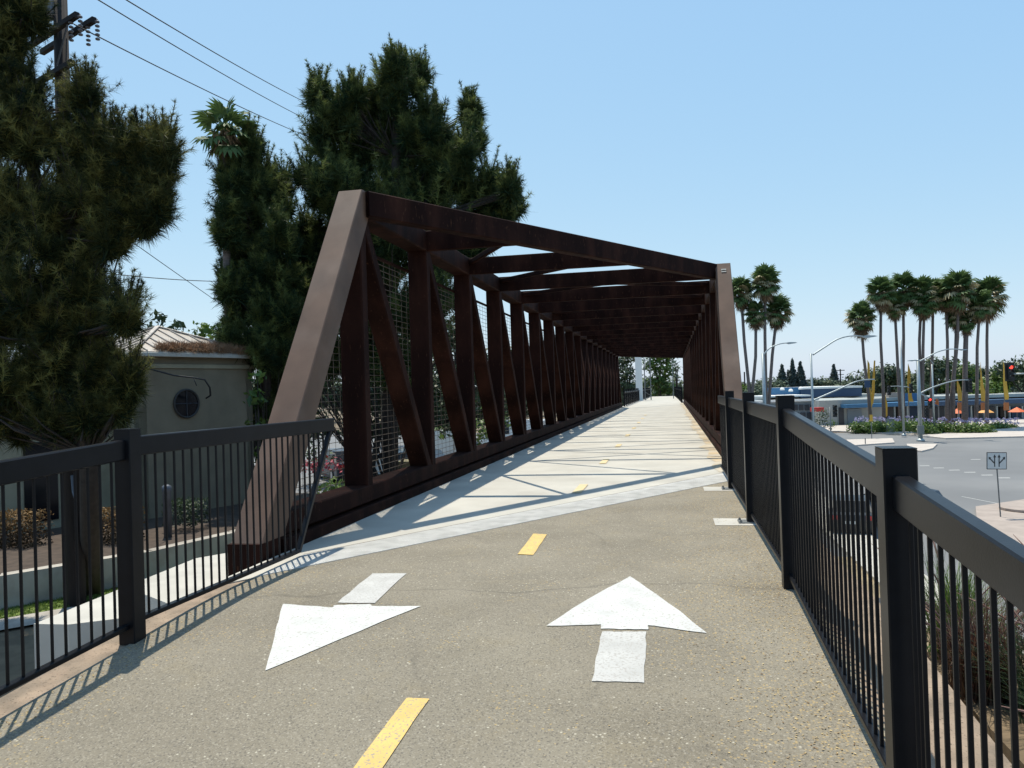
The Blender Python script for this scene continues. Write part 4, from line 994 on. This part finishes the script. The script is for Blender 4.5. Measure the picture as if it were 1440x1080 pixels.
for i, (px, py, D, rz, m, kd, lab) in enumerate([(565,655,36,150,m_carwht,'suv','white car parked behind the second mesh panel'),(612,652,41,150,m_carwht,'van','white van parked beyond the white car behind the truss'),(480,625,38,130,m_carblue,'sedan','dark car parked behind the first mesh panel'),(725,640,52,160,m_carwht,'van','pale van glimpsed through the far panels of the truss')]):
    p = at(px, py, D=D); car(lab, 'van' if kd == 'van' else 'car', (p.x, p.y, GL), R(rz), m, kind=kd, H=2.1 if kd == 'van' else 1.5)
p = at(592,650,D=31); q = MB(); q.box(p.x-.8,p.x+.6,p.y-.5,p.y+.5,GL,GL+1.3); q.box(p.x-.85,p.x+.65,p.y-.55,p.y+.55,GL+1.3,GL+1.38); tag(q.build('storage_bin', m_olive), 'olive box-shaped bin standing near the white car', 'bin')

# far building seen through the mesh
# ================================================================== BEYOND THE BRIDGE
tree('broad bright green tree closing the view through the bridge', pxblobs([(925,535,17),(938,520,17),(918,512,16),(940,545,13),(912,538,12),(930,500,18),(915,492,14),(942,498,14),(928,552,12)], 150), (at(928,556,D=150).x, at(928,556,D=150).y, -1), .4, m_leaf, .3, 1.6)
tree('darker tree left of the white column, seen through the bridge', pxblobs([(882,525,15),(874,510,15),(885,548,14),(888,500,15),(872,540,13)], 120), (at(884,560,D=120).x, at(884,560,D=120).y, GR), .35, m_leaf_dark, .25, 1.6)
tree('pale slender trees at the right of the far opening', pxblobs([(950,530,6),(953,518,6),(956,545,6),(949,510,5)], 135), (at(952,556,D=135).x, at(952,556,D=135).y, -1), .3, m_leaf_far, .4, 1.0)
tree('dark tree behind the far left railing past the column', pxblobs([(905,540,9),(900,552,8),(910,552,8)], 140), (at(905,560,D=140).x, at(905,560,D=140).y, -1), .3, m_leaf_dark, .4, 1.0)
p = at(899,548,D=92); q = MB(); q.box(p.x-.38,p.x+.38,p.y-.38,p.y+.38,GR,6.5); tag(q.build('white_column', m_broof), 'tall white square column beside the path past the bridge', 'column')
p = at(907,548,D=95); q = MB(); 
for dx in (0,.7): q.box(p.x+dx-.06,p.x+dx+.06,p.y-.06,p.y+.06,GR,7)
for k in range(12): q.beam((p.x,p.y,GR+k),(p.x+.7,p.y,GR+k+(1 if k%2 else -1)*.5),.06,.06)
tag(q.build('lattice_mast', m_galv_d), 'grey lattice mast right next to the white column', 'mast')
p = at(947,552,D=100); q = MB(); q.tube([(p.x,p.y,0),(p.x,p.y,4.4)], .06, 6); q.tube([(p.x,p.y,4.3),(p.x+1.0,p.y,4.7)],.04,5); tag(q.build('path_lamp', m_galv_d), 'thin lamp post at the right of the far path', 'lamp post')
# green belt behind the far end, right across the horizon
# ================================================================== RIGHT SIDE
q = MB()
DB = 118
def bx(px0, px1, py0, py1, D, depth, base=None):
    """x0,x1,y0,y1,z0,z1 of a block whose front fills this patch at depth D (front faces the viewer)"""
    a = at(px0, py1, D=D); b = at(px1, py0, D=D); return a, b
def block(name, px0, px1, py0, py1, D, depth, m, par=None, zb=None):
    a = at(px0, (py0+py1)/2, D=D); b = at(px1, (py0+py1)/2, D=D); zt = at((px0+px1)/2, py0, D=D).z; z0_ = at((px0+px1)/2, py1, D=D).z if zb is None else zb
    d = Vector((b.x-a.x, b.y-a.y, 0)).normalized(); n_ = Vector((-d.y, d.x, 0))*depth
    q = MB(); q.prism([(a.x,a.y,z0_),(b.x,b.y,z0_),(b.x+n_.x,b.y+n_.y,z0_),(a.x+n_.x,a.y+n_.y,z0_)], (0,0,zt-z0_))
    return q.build(name, m, par)
b1 = thing('low_building', 'low grey-blue building with a long blue fascia, left half of the row', 'building', at(1120,600,D=DB))
block('upper_wall', 1076,1240,556,572, DB+14, 18, m_bwall2, b1, zb=GR); block('blue_fascia', 1078,1126,545,558, DB+13.4, 1, m_blue, b1); block('blue_fascia', 1126,1212,546,558, DB+13, 1, m_blue_d, b1)
block('roof_slab', 1126,1213,543.5,546.2, DB+12.9, 16, m_broof, b1); block('roof_slab', 1079,1140,556,558, DB+5, 10, m_broof, b1)
block('wall', 1062,1150,563,600, DB, 22, m_bwall, b1, zb=GR); block('roof_edge', 1062,1152,562,565, DB-.4, 1, m_broof, b1)
block('wall', 1152,1245,562,600, DB-3, 22, m_bwall2, b1, zb=GR); block('awning', 1190,1250,568,573, DB-5, 2, m_blue, b1)
block('door', 1180,1187,573,598, DB-3.2, .15, m_bdark, b1); block('shop_window', 1192,1212,575,597, DB-3.2, .15, m_bwall, b1)
for k in range(4): block('window', 1116+8*k,1122+8*k,569,577, DB-.2, .15, m_bdark, b1)
for k in range(3): block('window', 1117+9*k,1124+9*k,580,590, DB-.2, .15, m_bdark, b1)
block('dark_front', 1064,1112,570,596, DB-.2, .15, m_bdark, b1)
o = block('red_awning', 1145,1159,573,579, DB-8, 1.5, m_red); tag(o, 'small bright red awning on the low building', 'awning')
for (x, y) in ((1100,544),(1112,546),(1126,543)):
    p = at(x, y+2, D=DB+10); q = MB(); q.lathe(p-Vector((0,0,.3)), [(.35,0),(.35,.25),(.2,.4),(0.05,.45)], 10); q.build('roof_vent', m_broof, b1)
b2 = thing('shopping_arcade', 'long dark shopfront with blue awning edge behind the flower bed', 'building', at(1350,600,D=DB))
block('wall', 1240,1500,563,600, DB+1, 20, m_bwall, b2, zb=GR); block('roof', 1240,1500,555.5,560, DB+3, 20, m_bwall2, b2)
block('blue_awning', 1218,1310,566,571.5, DB-2.5, 4, m_blue, b2); block('dark_blue_awning', 1310,1500,562,568, DB-2.6, 4, m_blue_d, b2)
for k in range(12):
    block('shopfront', 1243+18*k,1258+18*k,572,600, DB+.7, .2, [m_bdark, m_glass, m_blue_d, m_bdark][k%4], b2)
    block('arcade_post', 1240+18*k,1241.5+18*k,571,602, DB-2.2, .3, m_bwall2, b2, zb=GR)
o = block('billboard', 1250,1270,552,563, DB+4, 1, m_pink); tag(o, 'pinkish sign panel on the arcade roof', 'sign')
o = block('roof_sign', 1268,1296,553,565, DB+2, .4, m_blue); tag(o, 'dark blue sign board on the arcade roof', 'sign')
# distant green belt: individual trees, pixels wide
def ftree(px, py, r, D, lab, m=m_leaf_far, grp='far round trees', sz=.36):
    ls = [(px, py, r, 0)]+[(px+random.uniform(-1,1)*r*1.2, py+random.uniform(-.3,.9)*r, r*random.uniform(.5,.8), 0) for _ in range(4)]
    b = at(px, 560, D=D); tree(lab, pxblobs(ls, D), (b.x, b.y, GR), .3, m, sz, 1.5, group=grp)
for q_ in [(1083,545,20,150,'rounded tree between the three left palms and the conifers'),(1062,552,12,140,'low tree behind the bridge rail, beneath the leftmost palms'),(1046,548,9,150,'small bright tree just right of the end post',),
           (1160,540,14,190,'flat-topped far tree left of the single small conifer'),(1195,545,14,170,'far tree right of the small conifer'),(1178,548,10,180,'low far tree under the small conifer'),(1150,550,9,175,'low tree behind the blue roof')]:
    ftree(*q_[:5], m=m_leaf if 'bright' in q_[4] else m_leaf_far)
k_ = ['behind the two yellow banners','right of the leftmost tall palm','behind the second palm pair','beneath the gap in the palms','behind the street lamp arm','beneath the central palm group','behind the signal mast arm','left of the red signal','behind the red signal','at the right edge behind the red signal','behind the third banner','between the fourth and fifth banners']
for i, (px, py, r, D) in enumerate([(1226,535,24,150),(1246,528,22,145),(1272,540,22,150),(1300,535,20,140),(1315,518,22,135),(1345,525,26,138),(1368,530,22,140),(1392,535,22,140),(1412,528,22,135),(1440,520,26,130),(1290,548,18,130),(1385,550,20,128)]):
    ftree(px, py, r, D, 'bushy green tree '+k_[i], m=[m_leaf_far, m_leaf_dark, m_leaf][i%3] if i != 9 else m_leaf_dark, grp='bushy trees behind the arcade')
def conifer(px, py0, py1, w, D, lab):
    b = at(px, 560, D=D); t = thing('conifer', lab, 'conifer', (b.x,b.y,GR), 'far pointed conifers')
    top = at(px, py0, D=D); q = MB(); q.tube([(b.x,b.y,GR), tuple(top)], [.35,.05], 6); q.build('trunk', m_bark, t)
    parts = []; H = top.z-at(px, py1, D=D).z
    for k in range(9):
        f = k/8; r = max(.35, w*D/F*.5*(f**.8+.08)); leafball(parts, (b.x, b.y, top.z-H*f), r, int(300*(r+.5)), .32, flat=H/9/r*1.1, shell=.9)
    V, Fc, T = join(parts); o = np_mesh('crown', V, Fc, m_conifer, T, t); o['kind'] = 'stuff'
conifer(1101,517,560,28,200,'dark pointed conifer left of the close pair'); conifer(1116,510,560,21,200,'tallest dark narrow conifer, left of the close pair')
conifer(1127,513,560,26,200,'dark narrow conifer, right of the close pair'); conifer(1174,516,556,22,220,'small lone conifer beside the far utility pole'); conifer(1110,525,560,8,205,'slim low conifer between two taller ones')
hz = MB(); 
parts = []
for i in range(110):
    px = 1000+i*5; c = at(px, 553-random.uniform(0,6), D=230); leafball(parts, c, random.uniform(2.2,4.5), 900, .42, shell=.9)
for i in range(60):
    c = at(-300+i*22, 560-random.uniform(0,8), D=200); leafball(parts, c, random.uniform(4,7), 900, .6, shell=.9)
for i in range(70):
    c = at(1560+i*24, 556-random.uniform(0,8), D=230+i*1.5); leafball(parts, c, random.uniform(4,7), 700, .7, shell=.9)
V, Fc, T = join(parts); o = np_mesh('far_woods', V, Fc, m_leaf_far, T); o['kind'] = 'stuff'
# flower bed at the junction: individual shrubs
k = 0
names = ['round green shrub in the roadside flower bed', 'agapanthus clump with lilac blooms in the roadside bed']
parts = []
for i in range(46):
    px = 1202+i*4.9; py = 596+6*math.sin(i*.9)*.3+(5 if 1300 < px < 1400 else 1.5); c = at(px, py, D=97-(6 if 1290 < px < 1390 else 0)+random.uniform(-1,2)); r = random.uniform(.8,1.25)
    leafball(parts, c+Vector((0,0,-.4)), r, 420, .16, flat=.8, shell=.9)
V, Fc, T = join(parts); o = np_mesh('shrub_bed', V, Fc, m_leaf, T); o['kind'] = 'stuff'
parts = []
for i in range(260):
    px = random.uniform(1202,1432); py = 590+random.uniform(-4,4)+(2 if px > 1290 else 0); c = at(px, py, D=99+random.uniform(-2,3)); leafball(parts, c, .22, 14, .10, shell=1)
V, Fc, T = join(parts); o = np_mesh('lilac_blooms', V, Fc, m_lilac, T); o['kind'] = 'stuff'
for px, py, lab in ((1344,603,'broad clipped green shrub in front of the flower bed'),(1285,598,'green shrub left of the junction mast foot')):
    c = at(px, py, D=92); bush(lab, [(c,1.6,.6),(c+Vector((2.4,.3,-.1)),1.4,.6),(c+Vector((-2.2,.3,-.1)),1.3,.6)], m_leaf, .15, 1.0)
# small tree with white blooms by the red awning
c = at(1153,592,D=100); bush('bush with white blooms under the red awning', [(c,1.3,1.2),(c+Vector((.6,0,1)),.8,1)], m_leaf_dark, .14, 1.0)
c = at(1170,596,D=100); bush('yellow-green shrub at the corner of the low building', [(c,.8,.9)], m_leaf, .13, 1.0)
# the tall palms
grp = 'tall slender fan palms'
PL = [(1057,566,1042,412,'palm hugging the bridge end post, partly hidden by it',1.0),(1055,570,1063,442,'short palm left of the left cluster, crown lowest',.85),(1078,560,1076,398,'tallest palm of the left cluster',1.05),(1076,566,1093,438,'leaning palm at the right of the left cluster',1.0),
      (1225,590,1211,447,'lowest palm of the right group, at its left end',1.0),(1243,592,1239,412,'second palm from the left of the right group',1.0),(1268,592,1258,430,'leaning palm, left of the close second pair',.85),(1270,592,1270,408,'upright palm, right of the close second pair',1.05),
      (1293,600,1296,414,'palm at the left of the middle three',1.1),(1297,600,1300,425,'palm leaning close behind the middle three',.95),(1310,592,1312,415,'palm at the right of the middle three',1.0),
      (1334,592,1345,445,'slightly leaning low palm below the large crowns',.75),(1340,592,1347,408,'broad-crowned palm highest of the right-hand cluster',1.25),(1357,600,1359,452,'thick low palm with its crown under the big ones',.7),(1372,592,1378,430,'leaning palm between the two largest crowns',.9),(1387,592,1389,418,'palm at the right end of the group, broad crown',1.25),(1300,592,1330,418,'palm whose crown fills the gap left of the broad crown',.9)]
for i, (bx_, by_, cx_, cy_, lab, s) in enumerate(PL):
    D = 92 if i < 4 else 100
    if i == 16: bx_ = 1331
    b = at(bx_, by_, D=D); b.z = GR; c = at(cx_, cy_, D=D+random.uniform(-1.5,1.5))
    dd = D/92
    palm(lab, b, c, nf=50, sc_=1.22*s*dd, skirt=1.15 if i in (4,13) else .95, group=grp, wide=1.12, tr=.2 if i not in (13,) else .34, pale=.34)
# street furniture on the right
def pole(name, label, cat, px, py_base, py_top, D, r, arm=None, head=None, group=None, armr=.05, m=m_galv):
    b = at(px[0], py_base, D=D); b.z = GR; t_ = at(px[1], py_top, D=D)
    t = thing(name, label, cat, b, group); q = MB(); q.tube([b, (b.x,b.y,t_.z)], [r, r*.65], 10); q.lathe(b, [(r*1.9,0),(r*1.9,.15),(r*1.1,.3)], 8); q.build('pole', m, t, True)
    if arm:
        for a in arm:
            pts = [at(x, y, D=D) for x, y in a]; sm = []
            for i in range(len(pts)-1):
                p0_ = pts[max(0,i-1)]; p1_ = pts[i]; p2_ = pts[i+1]; p3_ = pts[min(len(pts)-1,i+2)]
                for k in range(6):
                    u = k/6; sm.append(.5*((2*p1_)+(p2_-p0_)*u+(2*p0_-5*p1_+4*p2_-p3_)*u*u+(-p0_+3*p1_-3*p2_+p3_)*u**3))
            sm.append(pts[-1]); q = MB(); q.tube(sm, [armr*(1.2-.5*i/len(sm)) for i in range(len(sm))], 7); q.build('arm', m, t, True)
    return t
def lamp_head(t, px, py, D, L=.9, dx=1):
    p = at(px, py, D=D); q = MB(); q.prism([p+Vector((x*L*dx,0,z*L)) for x, z in ((0,.05),(.3,.09),(.8,.06),(1,0),(.8,-.04),(.25,-.10),(0,-.02))], (0,.3,0)); q.build('lamp_head', m_galv, t)
def signal(px, py, D, par=None, label=None, lit=None, s=1.0, group=None, facing=1, plate=False):
    p = at(px, py, D=D); t = par
    if par is None: t = thing('traffic_signal', label, 'traffic light', p, group)
    q = MB(); q.box(p.x-.17*s,p.x+.17*s,p.y-.1,p.y+.1,p.z-.55*s,p.z+.55*s)
    if plate: q.box(p.x-.34*s,p.x+.34*s,p.y+.11,p.y+.13,p.z-.72*s,p.z+.72*s)
    h_ = q.build('signal_housing', m_sig, t)
    for k in range(3):
        z = p.z+(.36-.36*k)*s; q = MB(); q.prism([(p.x+.13*s*math.cos(a_), p.y-.102, z+.13*s*math.sin(a_)) for a_ in np.linspace(0,2*math.pi,13)[:-1]], (0,-.02,0)); o = q.build('lens', m_redlamp if (lit and k == 0) else m_plastic, t)
        q = MB(); q.prism([(p.x+.16*s*math.cos(a_), p.y-.1, z+.16*s*math.sin(a_)) for a_ in np.linspace(0,math.pi,9)]+[(p.x+.145*s*math.cos(a_), p.y-.1, z+.145*s*math.sin(a_)) for a_ in np.linspace(math.pi,0,9)], (0,-.28*s,0)); q.build('visor', m_sig, t)
    return t
# street lamps
t = pole('street_lamp', 'street lamp with thick grey post among the left palms', 'street lamp', (1075,1073), 566, 497, 60, .17, arm=[[(1073,500),(1082,490),(1095,484),(1108,482)]]); lamp_head(t, 1106, 482.5, 60, .8)
t = pole('street_lamp', 'street lamp with long arm reaching right towards the palms', 'street lamp', (1144,1143), 604, 497, 52, .10, arm=[[(1143,499),(1160,488),(1178,477),(1196,472.5),(1214,473)], [(1144,563),(1160,556),(1185,545),(1203,537),(1218,534),(1230,533.5)]]); lamp_head(t, 1213, 473.5, 52, .95)
s1 = block('street_name_sign', 1216,1224,535,545, 51.5, .05, m_blue_d, t)
t = pole('signal_mast', 'steel signal mast on the traffic island, with two arms and a lamp', 'signal mast', (1295,1293), 628, 505, 82, .22, arm=[[(1293,554),(1304,548),(1325,540),(1345,535),(1362,534.5)], [(1293,508),(1305,502),(1318,495),(1335,491),(1352,491.5)],[(1292,553),(1302,557),(1312,562)],[(1292,507),(1284,506.5)]], armr=.07)
lamp_head(t, 1350, 492, 82, .8); lamp_head(t, 1286, 507, 82, .7, -1)
q_ = at(1294,604,D=81.7); q = MB(); q.box(q_.x-.32,q_.x+.32,q_.y-.25,q_.y,q_.z-.45,q_.z+.45); q.build('control_box', m_grayboxm, t)
signal(1307.5,567,80,label='traffic signal with red lamp by the island mast',lit=True,s=1.0,group='traffic signals'); 
signal(1302,580,81,label='traffic signal lowest on the island mast',s=.9,group='traffic signals')
signal(1363,542,82,label='traffic signal at the tip of the island mast arm, seen from behind',s=1.0,group='traffic signals',plate=True)
signal(1421,523,44,label='big traffic signal with red lamp against the trees at the right',lit=True,s=.72,group='traffic signals',plate=True)
p0_ = at(1424,526,D=44); p1_ = at(1475,524,D=44); q = MB(); q.tube([p0_, p1_], .05, 6); q.tube([p1_, (p1_.x,p1_.y,GR)], .1, 8); tag(q.build('signal_mast', m_galv, None, True), 'slim mast arm from the right edge carrying the red signal', 'signal mast')
signal(1174,578,72,label='traffic signal on the short post left of the yellow banners',s=1.0,group='traffic signals')
p = at(1168,600,D=72); q = MB(); q.tube([(p.x,p.y,GR),(p.x,p.y,at(1168,572,D=72).z)], .06, 8); tag(q.build('signal_post', m_galv_d, None, True), 'short dark post of the left traffic signal', 'post')
signal(1250,549,90,label='traffic signal left end of the distant mast arm',s=1.0,group='traffic signals'); signal(1281,546,90,label='traffic signal right of the distant mast arm',s=1.0,group='traffic signals')
t = pole('signal_mast', 'distant signal mast with short arm between two palms', 'signal mast', (1271,1270), 606, 478, 90, .14, arm=[[(1270,544),(1262,543),(1252,543.5)],[(1270,544),(1276,544),(1283,548)]], armr=.05)
t = pole('signal_mast', 'slim grey post right of the island mast', 'signal mast', (1314,1313), 606, 512, 92, .12, arm=[[(1313,512),(1308,506)]], armr=.04)
p = at(1226,618,z=GR); q = MB(); q.tube([p, p+Vector((0,0,2.6))], .045, 6); o1 = tag(q.build('sign_post', m_galv_d), 'thin sign post on the small island, with a yellow marker', 'sign post')
q = MB(); q.box(p.x-.16,p.x+.16,p.y-.06,p.y-.048,p.z+2.0,p.z+2.75); q.build('marker_plate', m_banner, o1)
p = at(1217,626,z=GR); q = MB(); q.tube([p, p+Vector((0,0,.7))], .05, 6); tag(q.build('bollard', m_galv_d), 'little dark bollard at the tip of the small island', 'bollard')
o = block('cabinet', 1249,1258,589,606, 95, .6, m_grayboxm, zb=GR); tag(o, 'grey utility cabinet standing in the flower bed', 'cabinet')
# far utility poles
for px, py0, D, lab in ((1183,519,190,'far utility pole with crossarm beside the lone conifer'),(1048,523,170,'thin far pole just right of the end post')):
    b = at(px, 560, D=D); tp_ = at(px, py0, D=D).z; q = MB(); q.tube([(b.x,b.y,GR),(b.x,b.y,tp_)], .16, 6)
    if px > 1100: q.box(b.x-1,b.x+1,b.y-.06,b.y+.06,tp_-.4,tp_-.22); q.box(b.x-.8,b.x+.8,b.y-.06,b.y+.06,tp_-1.4,tp_-1.25)
    tag(q.build('utility_pole', m_wood), lab, 'utility pole')
# sail-shaped banners
def banner(pts, D, label, mm=(m_banner, m_banner_o), split=None):
    P_ = [at(x, y, D=D) for x, y in pts]; t = thing('sail_banner', label, 'banner', (P_[-1].x,P_[-1].y,GR), 'sail-shaped banners')
    q = MB(); q.prism(P_, (0,.06,0)); q.build('sail', mm[0], t)
    lo = max(pts, key=lambda p: p[1]); b = at(lo[0], lo[1], D=D); q = MB(); q.tube([(b.x,b.y+.1,GR),(b.x,b.y+.1,b.z+1)], .07, 6); q.build('mast', m_galv_d, t)
DBn = 104
banner([(1220,506),(1223,512),(1224,545),(1227,568),(1224,584),(1220,545)], DBn, 'yellow sail banner left of the square banner, by the lowest palm')
banner([(1229,507),(1231,507),(1230,552),(1228,568),(1223,568),(1226,550)][::-1], DBn+1, 'narrow yellow banner behind the first, with a square foot')
banner([(1277,511),(1280,520),(1281,545),(1283,560),(1285,565),(1278,565),(1276,540)][::-1], DBn, 'tall pointed yellow banner beside the second palm pair')
banner([(1245,555),(1248,568),(1248,584),(1245,588),(1243,568)][::-1], DBn, 'short yellow banner low behind the second palm')
banner([(1346,533),(1351,545),(1354,560),(1355,564),(1348,564),(1346,550)][::-1], DBn, 'yellow banner left of the thick low palm')
banner([(1379,509),(1381,530),(1384,545),(1388,560),(1387,565),(1380,564),(1379,545)][::-1], DBn, 'yellow banner left of the right-end palm')
banner([(1411,508),(1414,520),(1416,540),(1419,558),(1418,562),(1413,562),(1411,540)][::-1], DBn, 'yellow banner behind the red signal')
banner([(1317,560),(1320,564),(1320,570),(1315,568)][::-1], DBn, 'small orange banner tip in the middle of the arcade', (m_banner_o, m_banner_o))
for x in (1350, 1383, 1415): o = block('orange_sail', x-3, x+4, 566, 577, DBn-.4, .1, m_banner_o); tag(o, {1350:'orange cloth panel left of the amber umbrella',1383:'orange cloth panel behind the amber umbrella',1415:'orange cloth panel beneath the red signal'}[x], 'banner')
# cafe umbrellas
for px, py, w_, m, lab in ((1346,578,10,m_orange,'red-orange cafe umbrella in front of the arcade'),(1386,577,11,m_amber,'amber cafe umbrella in front of the arcade'),(1430,576,12,m_orange,'wide orange awning umbrella at the right edge')):
    c = at(px, py, D=106); r_ = w_*106/F; t = thing('cafe_umbrella', lab, 'umbrella', (c.x,c.y,GR), 'cafe umbrellas')
    for k in range(8):
        a0_, a1x = 2*math.pi*k/8, 2*math.pi*(k+1)/8; q = MB(); q.poly([(c.x+r_*math.cos(a0_),c.y+r_*math.sin(a0_),c.z-.3),(c.x+r_*math.cos(a1x),c.y+r_*math.sin(a1x),c.z-.3),(c.x,c.y,c.z+.35)]); q.build('canopy_panel', m, t)
    q = MB(); q.tube([(c.x,c.y,GR),(c.x,c.y,c.z+.3)], .04, 6); q.build('pole', m_galv_d, t)
# lane-use sign
sb = at(1407,727,z=GR+.13); t = thing('lane_sign', 'white lane sign with four black branching arrows on a thin post', 'road sign', sb)
Ds = (sb-Vector((0,0,EYE))).dot(fw); sc0 = at(1401.5,648,D=Ds); q = MB(); q.tube([sb, sc0+Vector((0,.03,0))], .03, 8); q.build('post', m_galv_d, t)
xd = (cr-Vector((0,0,cr.z))).normalized(); rt = R(-2); xd2 = (xd*math.cos(rt)+Vector((0,0,1))*math.sin(rt)); yd2 = (Vector((0,0,1))*math.cos(rt)-xd*math.sin(rt)); nn = xd2.cross(yd2)
if nn.y > 0: nn = -nn
sw_, sh_ = 14.2*Ds/F, 12*Ds/F
def sq(pts, off, th, m, nm, par): q = MB(); q.prism([sc0+xd2*x+yd2*y+nn*off for x, y in pts], nn*th); return q.build(nm, m, par)
plt = sq([(-sw_,-sh_),(sw_,-sh_),(sw_,sh_),(-sw_,sh_)], 0, .01, m_signblk, 'backing', t)
sq([(-sw_*.93,-sh_*.92),(sw_*.93,-sh_*.92),(sw_*.93,sh_*.92),(-sw_*.93,sh_*.92)], .012, .006, m_sign, 'sign_face', t)
for s in (-1, 1):
    X = s*.22*sw_; w2 = .05*sw_
    sq([(X-w2,-.7*sh_),(X+w2,-.7*sh_),(X+w2,.45*sh_),(X-w2,.45*sh_)], .020, .004, m_signblk, 'arrow_shaft', t)
    sq([(X-w2*3,.4*sh_),(X+w2*3,.4*sh_),(X,.75*sh_)], .020, .004, m_signblk, 'arrow_tip', t)
    sq([(X+s*w2,-.35*sh_),(X+s*w2,-.15*sh_),(X+s*.42*sw_,.3*sh_),(X+s*.5*sw_,.22*sh_)], .020, .004, m_signblk, 'arrow_branch', t)
    sq([(X+s*.34*sw_,.38*sh_),(X+s*.6*sw_,.48*sh_),(X+s*.56*sw_,.12*sh_)], .020, .004, m_signblk, 'arrow_tip', t)
# second sidewalk pieces, kerb near the sign
# planter with purple fountain grass beyond the near right railing
q = MB(); q.prism([(1.9,2.0,-.9),(4.6,2.0,-.9),(4.6,6.9,-.9),(1.9,6.9,-.9)], (0,0,.28)); 
struct(q, 'planter_soil', m_dirt)
def blades(c, n, L, spread, m, name, label, width=.006, tintf=.5, arch=.6):
    V, Fc, T = [], [], []; k = 0
    for i in range(n):
        a = random.uniform(0, 2*math.pi); s = random.uniform(.15,1)*spread; l = L*random.uniform(.6,1.15)
        base = Vector(c)+Vector((random.gauss(0,.09), random.gauss(0,.09), 0)); d = Vector((math.cos(a), math.sin(a), 0)); side = Vector((-d.y, d.x, 0))*width
        tt = random.random()
        for j in range(4):
            f = j/3; p = base+d*(s*l*f**1.6)+Vector((0,0,l*(f-arch*s*f*f)))
            ww = side*(1-f*.92); V += [tuple(p-ww), tuple(p+ww)]; T += [tt, tt]
        for j in range(3): b = k+2*j; Fc += [(b,b+1,b+3),(b,b+3,b+2)]
        k += 8
    o = np_mesh(name, np.array(V), np.array(Fc), m, np.array(T)); return tag(o, label, 'ornamental grass', 'clumps of fountain grass in the planter')
gl = ['purple grass clump nearest the square railing post','green grass clump behind the second baluster gap','tall purple grass clump at the back of the planter','purple grass clump at the right edge of the photo','low green grass clump above the grey box','purple grass clump in the middle of the planter','arching bright green grass clump left in the planter','purple grass clump at the far end of the planter']
for i, (x, y, L) in enumerate([(2.05,6.0,.85),(2.35,5.5,.9),(2.9,6.3,1.05),(2.75,5.0,.95),(2.25,4.7,.7),(2.6,5.9,.95),(2.15,6.8,.95),(3.1,5.6,1.05)]):
    blades((x,y,-.65), 620, L, .8, [m_purple, m_leaf_dark, m_purple, m_purple, m_leaf_dark, m_purple, m_leaf, m_purple][i], 'fountain_grass', gl[i])
    q = MB()
    for k in range(9):
        a = random.uniform(0,6.28); d = Vector((math.cos(a), math.sin(a), 0)); l = L*random.uniform(1.0,1.35); s = random.uniform(.3,.8)
        P_ = [Vector((x,y,-.65))+d*(s*l*f**1.6)+Vector((0,0,l*(f-.45*s*f*f))) for f in np.linspace(.0,1,7)]
        q.tube(P_, [.0015,.0015,.002,.003,.007,.008,.002], 5, False)
    o = q.build('plumes', m_plume, bpy.data.objects['fountain_grass' if i == 0 else f'fountain_grass.{i:03d}'])
c = Vector((2.5,7.6,-.75)); bush('leafy green plant behind the purple grass', [(c,.45,.8),(c+Vector((.6,.1,0)),.4,.8),(c+Vector((1.0,-.5,.05)),.4,.8),(c+Vector((.2,-.5,.15)),.3,.8)], m_leaf, .045, .55)
q = MB(); q.box(2.0,2.55,4.6,5.0,-1.0,-.42); tag(q.build('utility_box', m_grayboxm), 'grey flat-topped utility box among the purple grass', 'utility box')
q = MB(); q.box(2.4,3.9,15.4,15.8,-2.62,-2.5); q.box(2.5,2.6,15.5,15.7,-3.5,-2.62); q.box(3.7,3.8,15.5,15.7,-3.5,-2.62); tag(q.build('low_rail', m_plastic), 'dark low bar on the bank beyond the railing', 'rail')
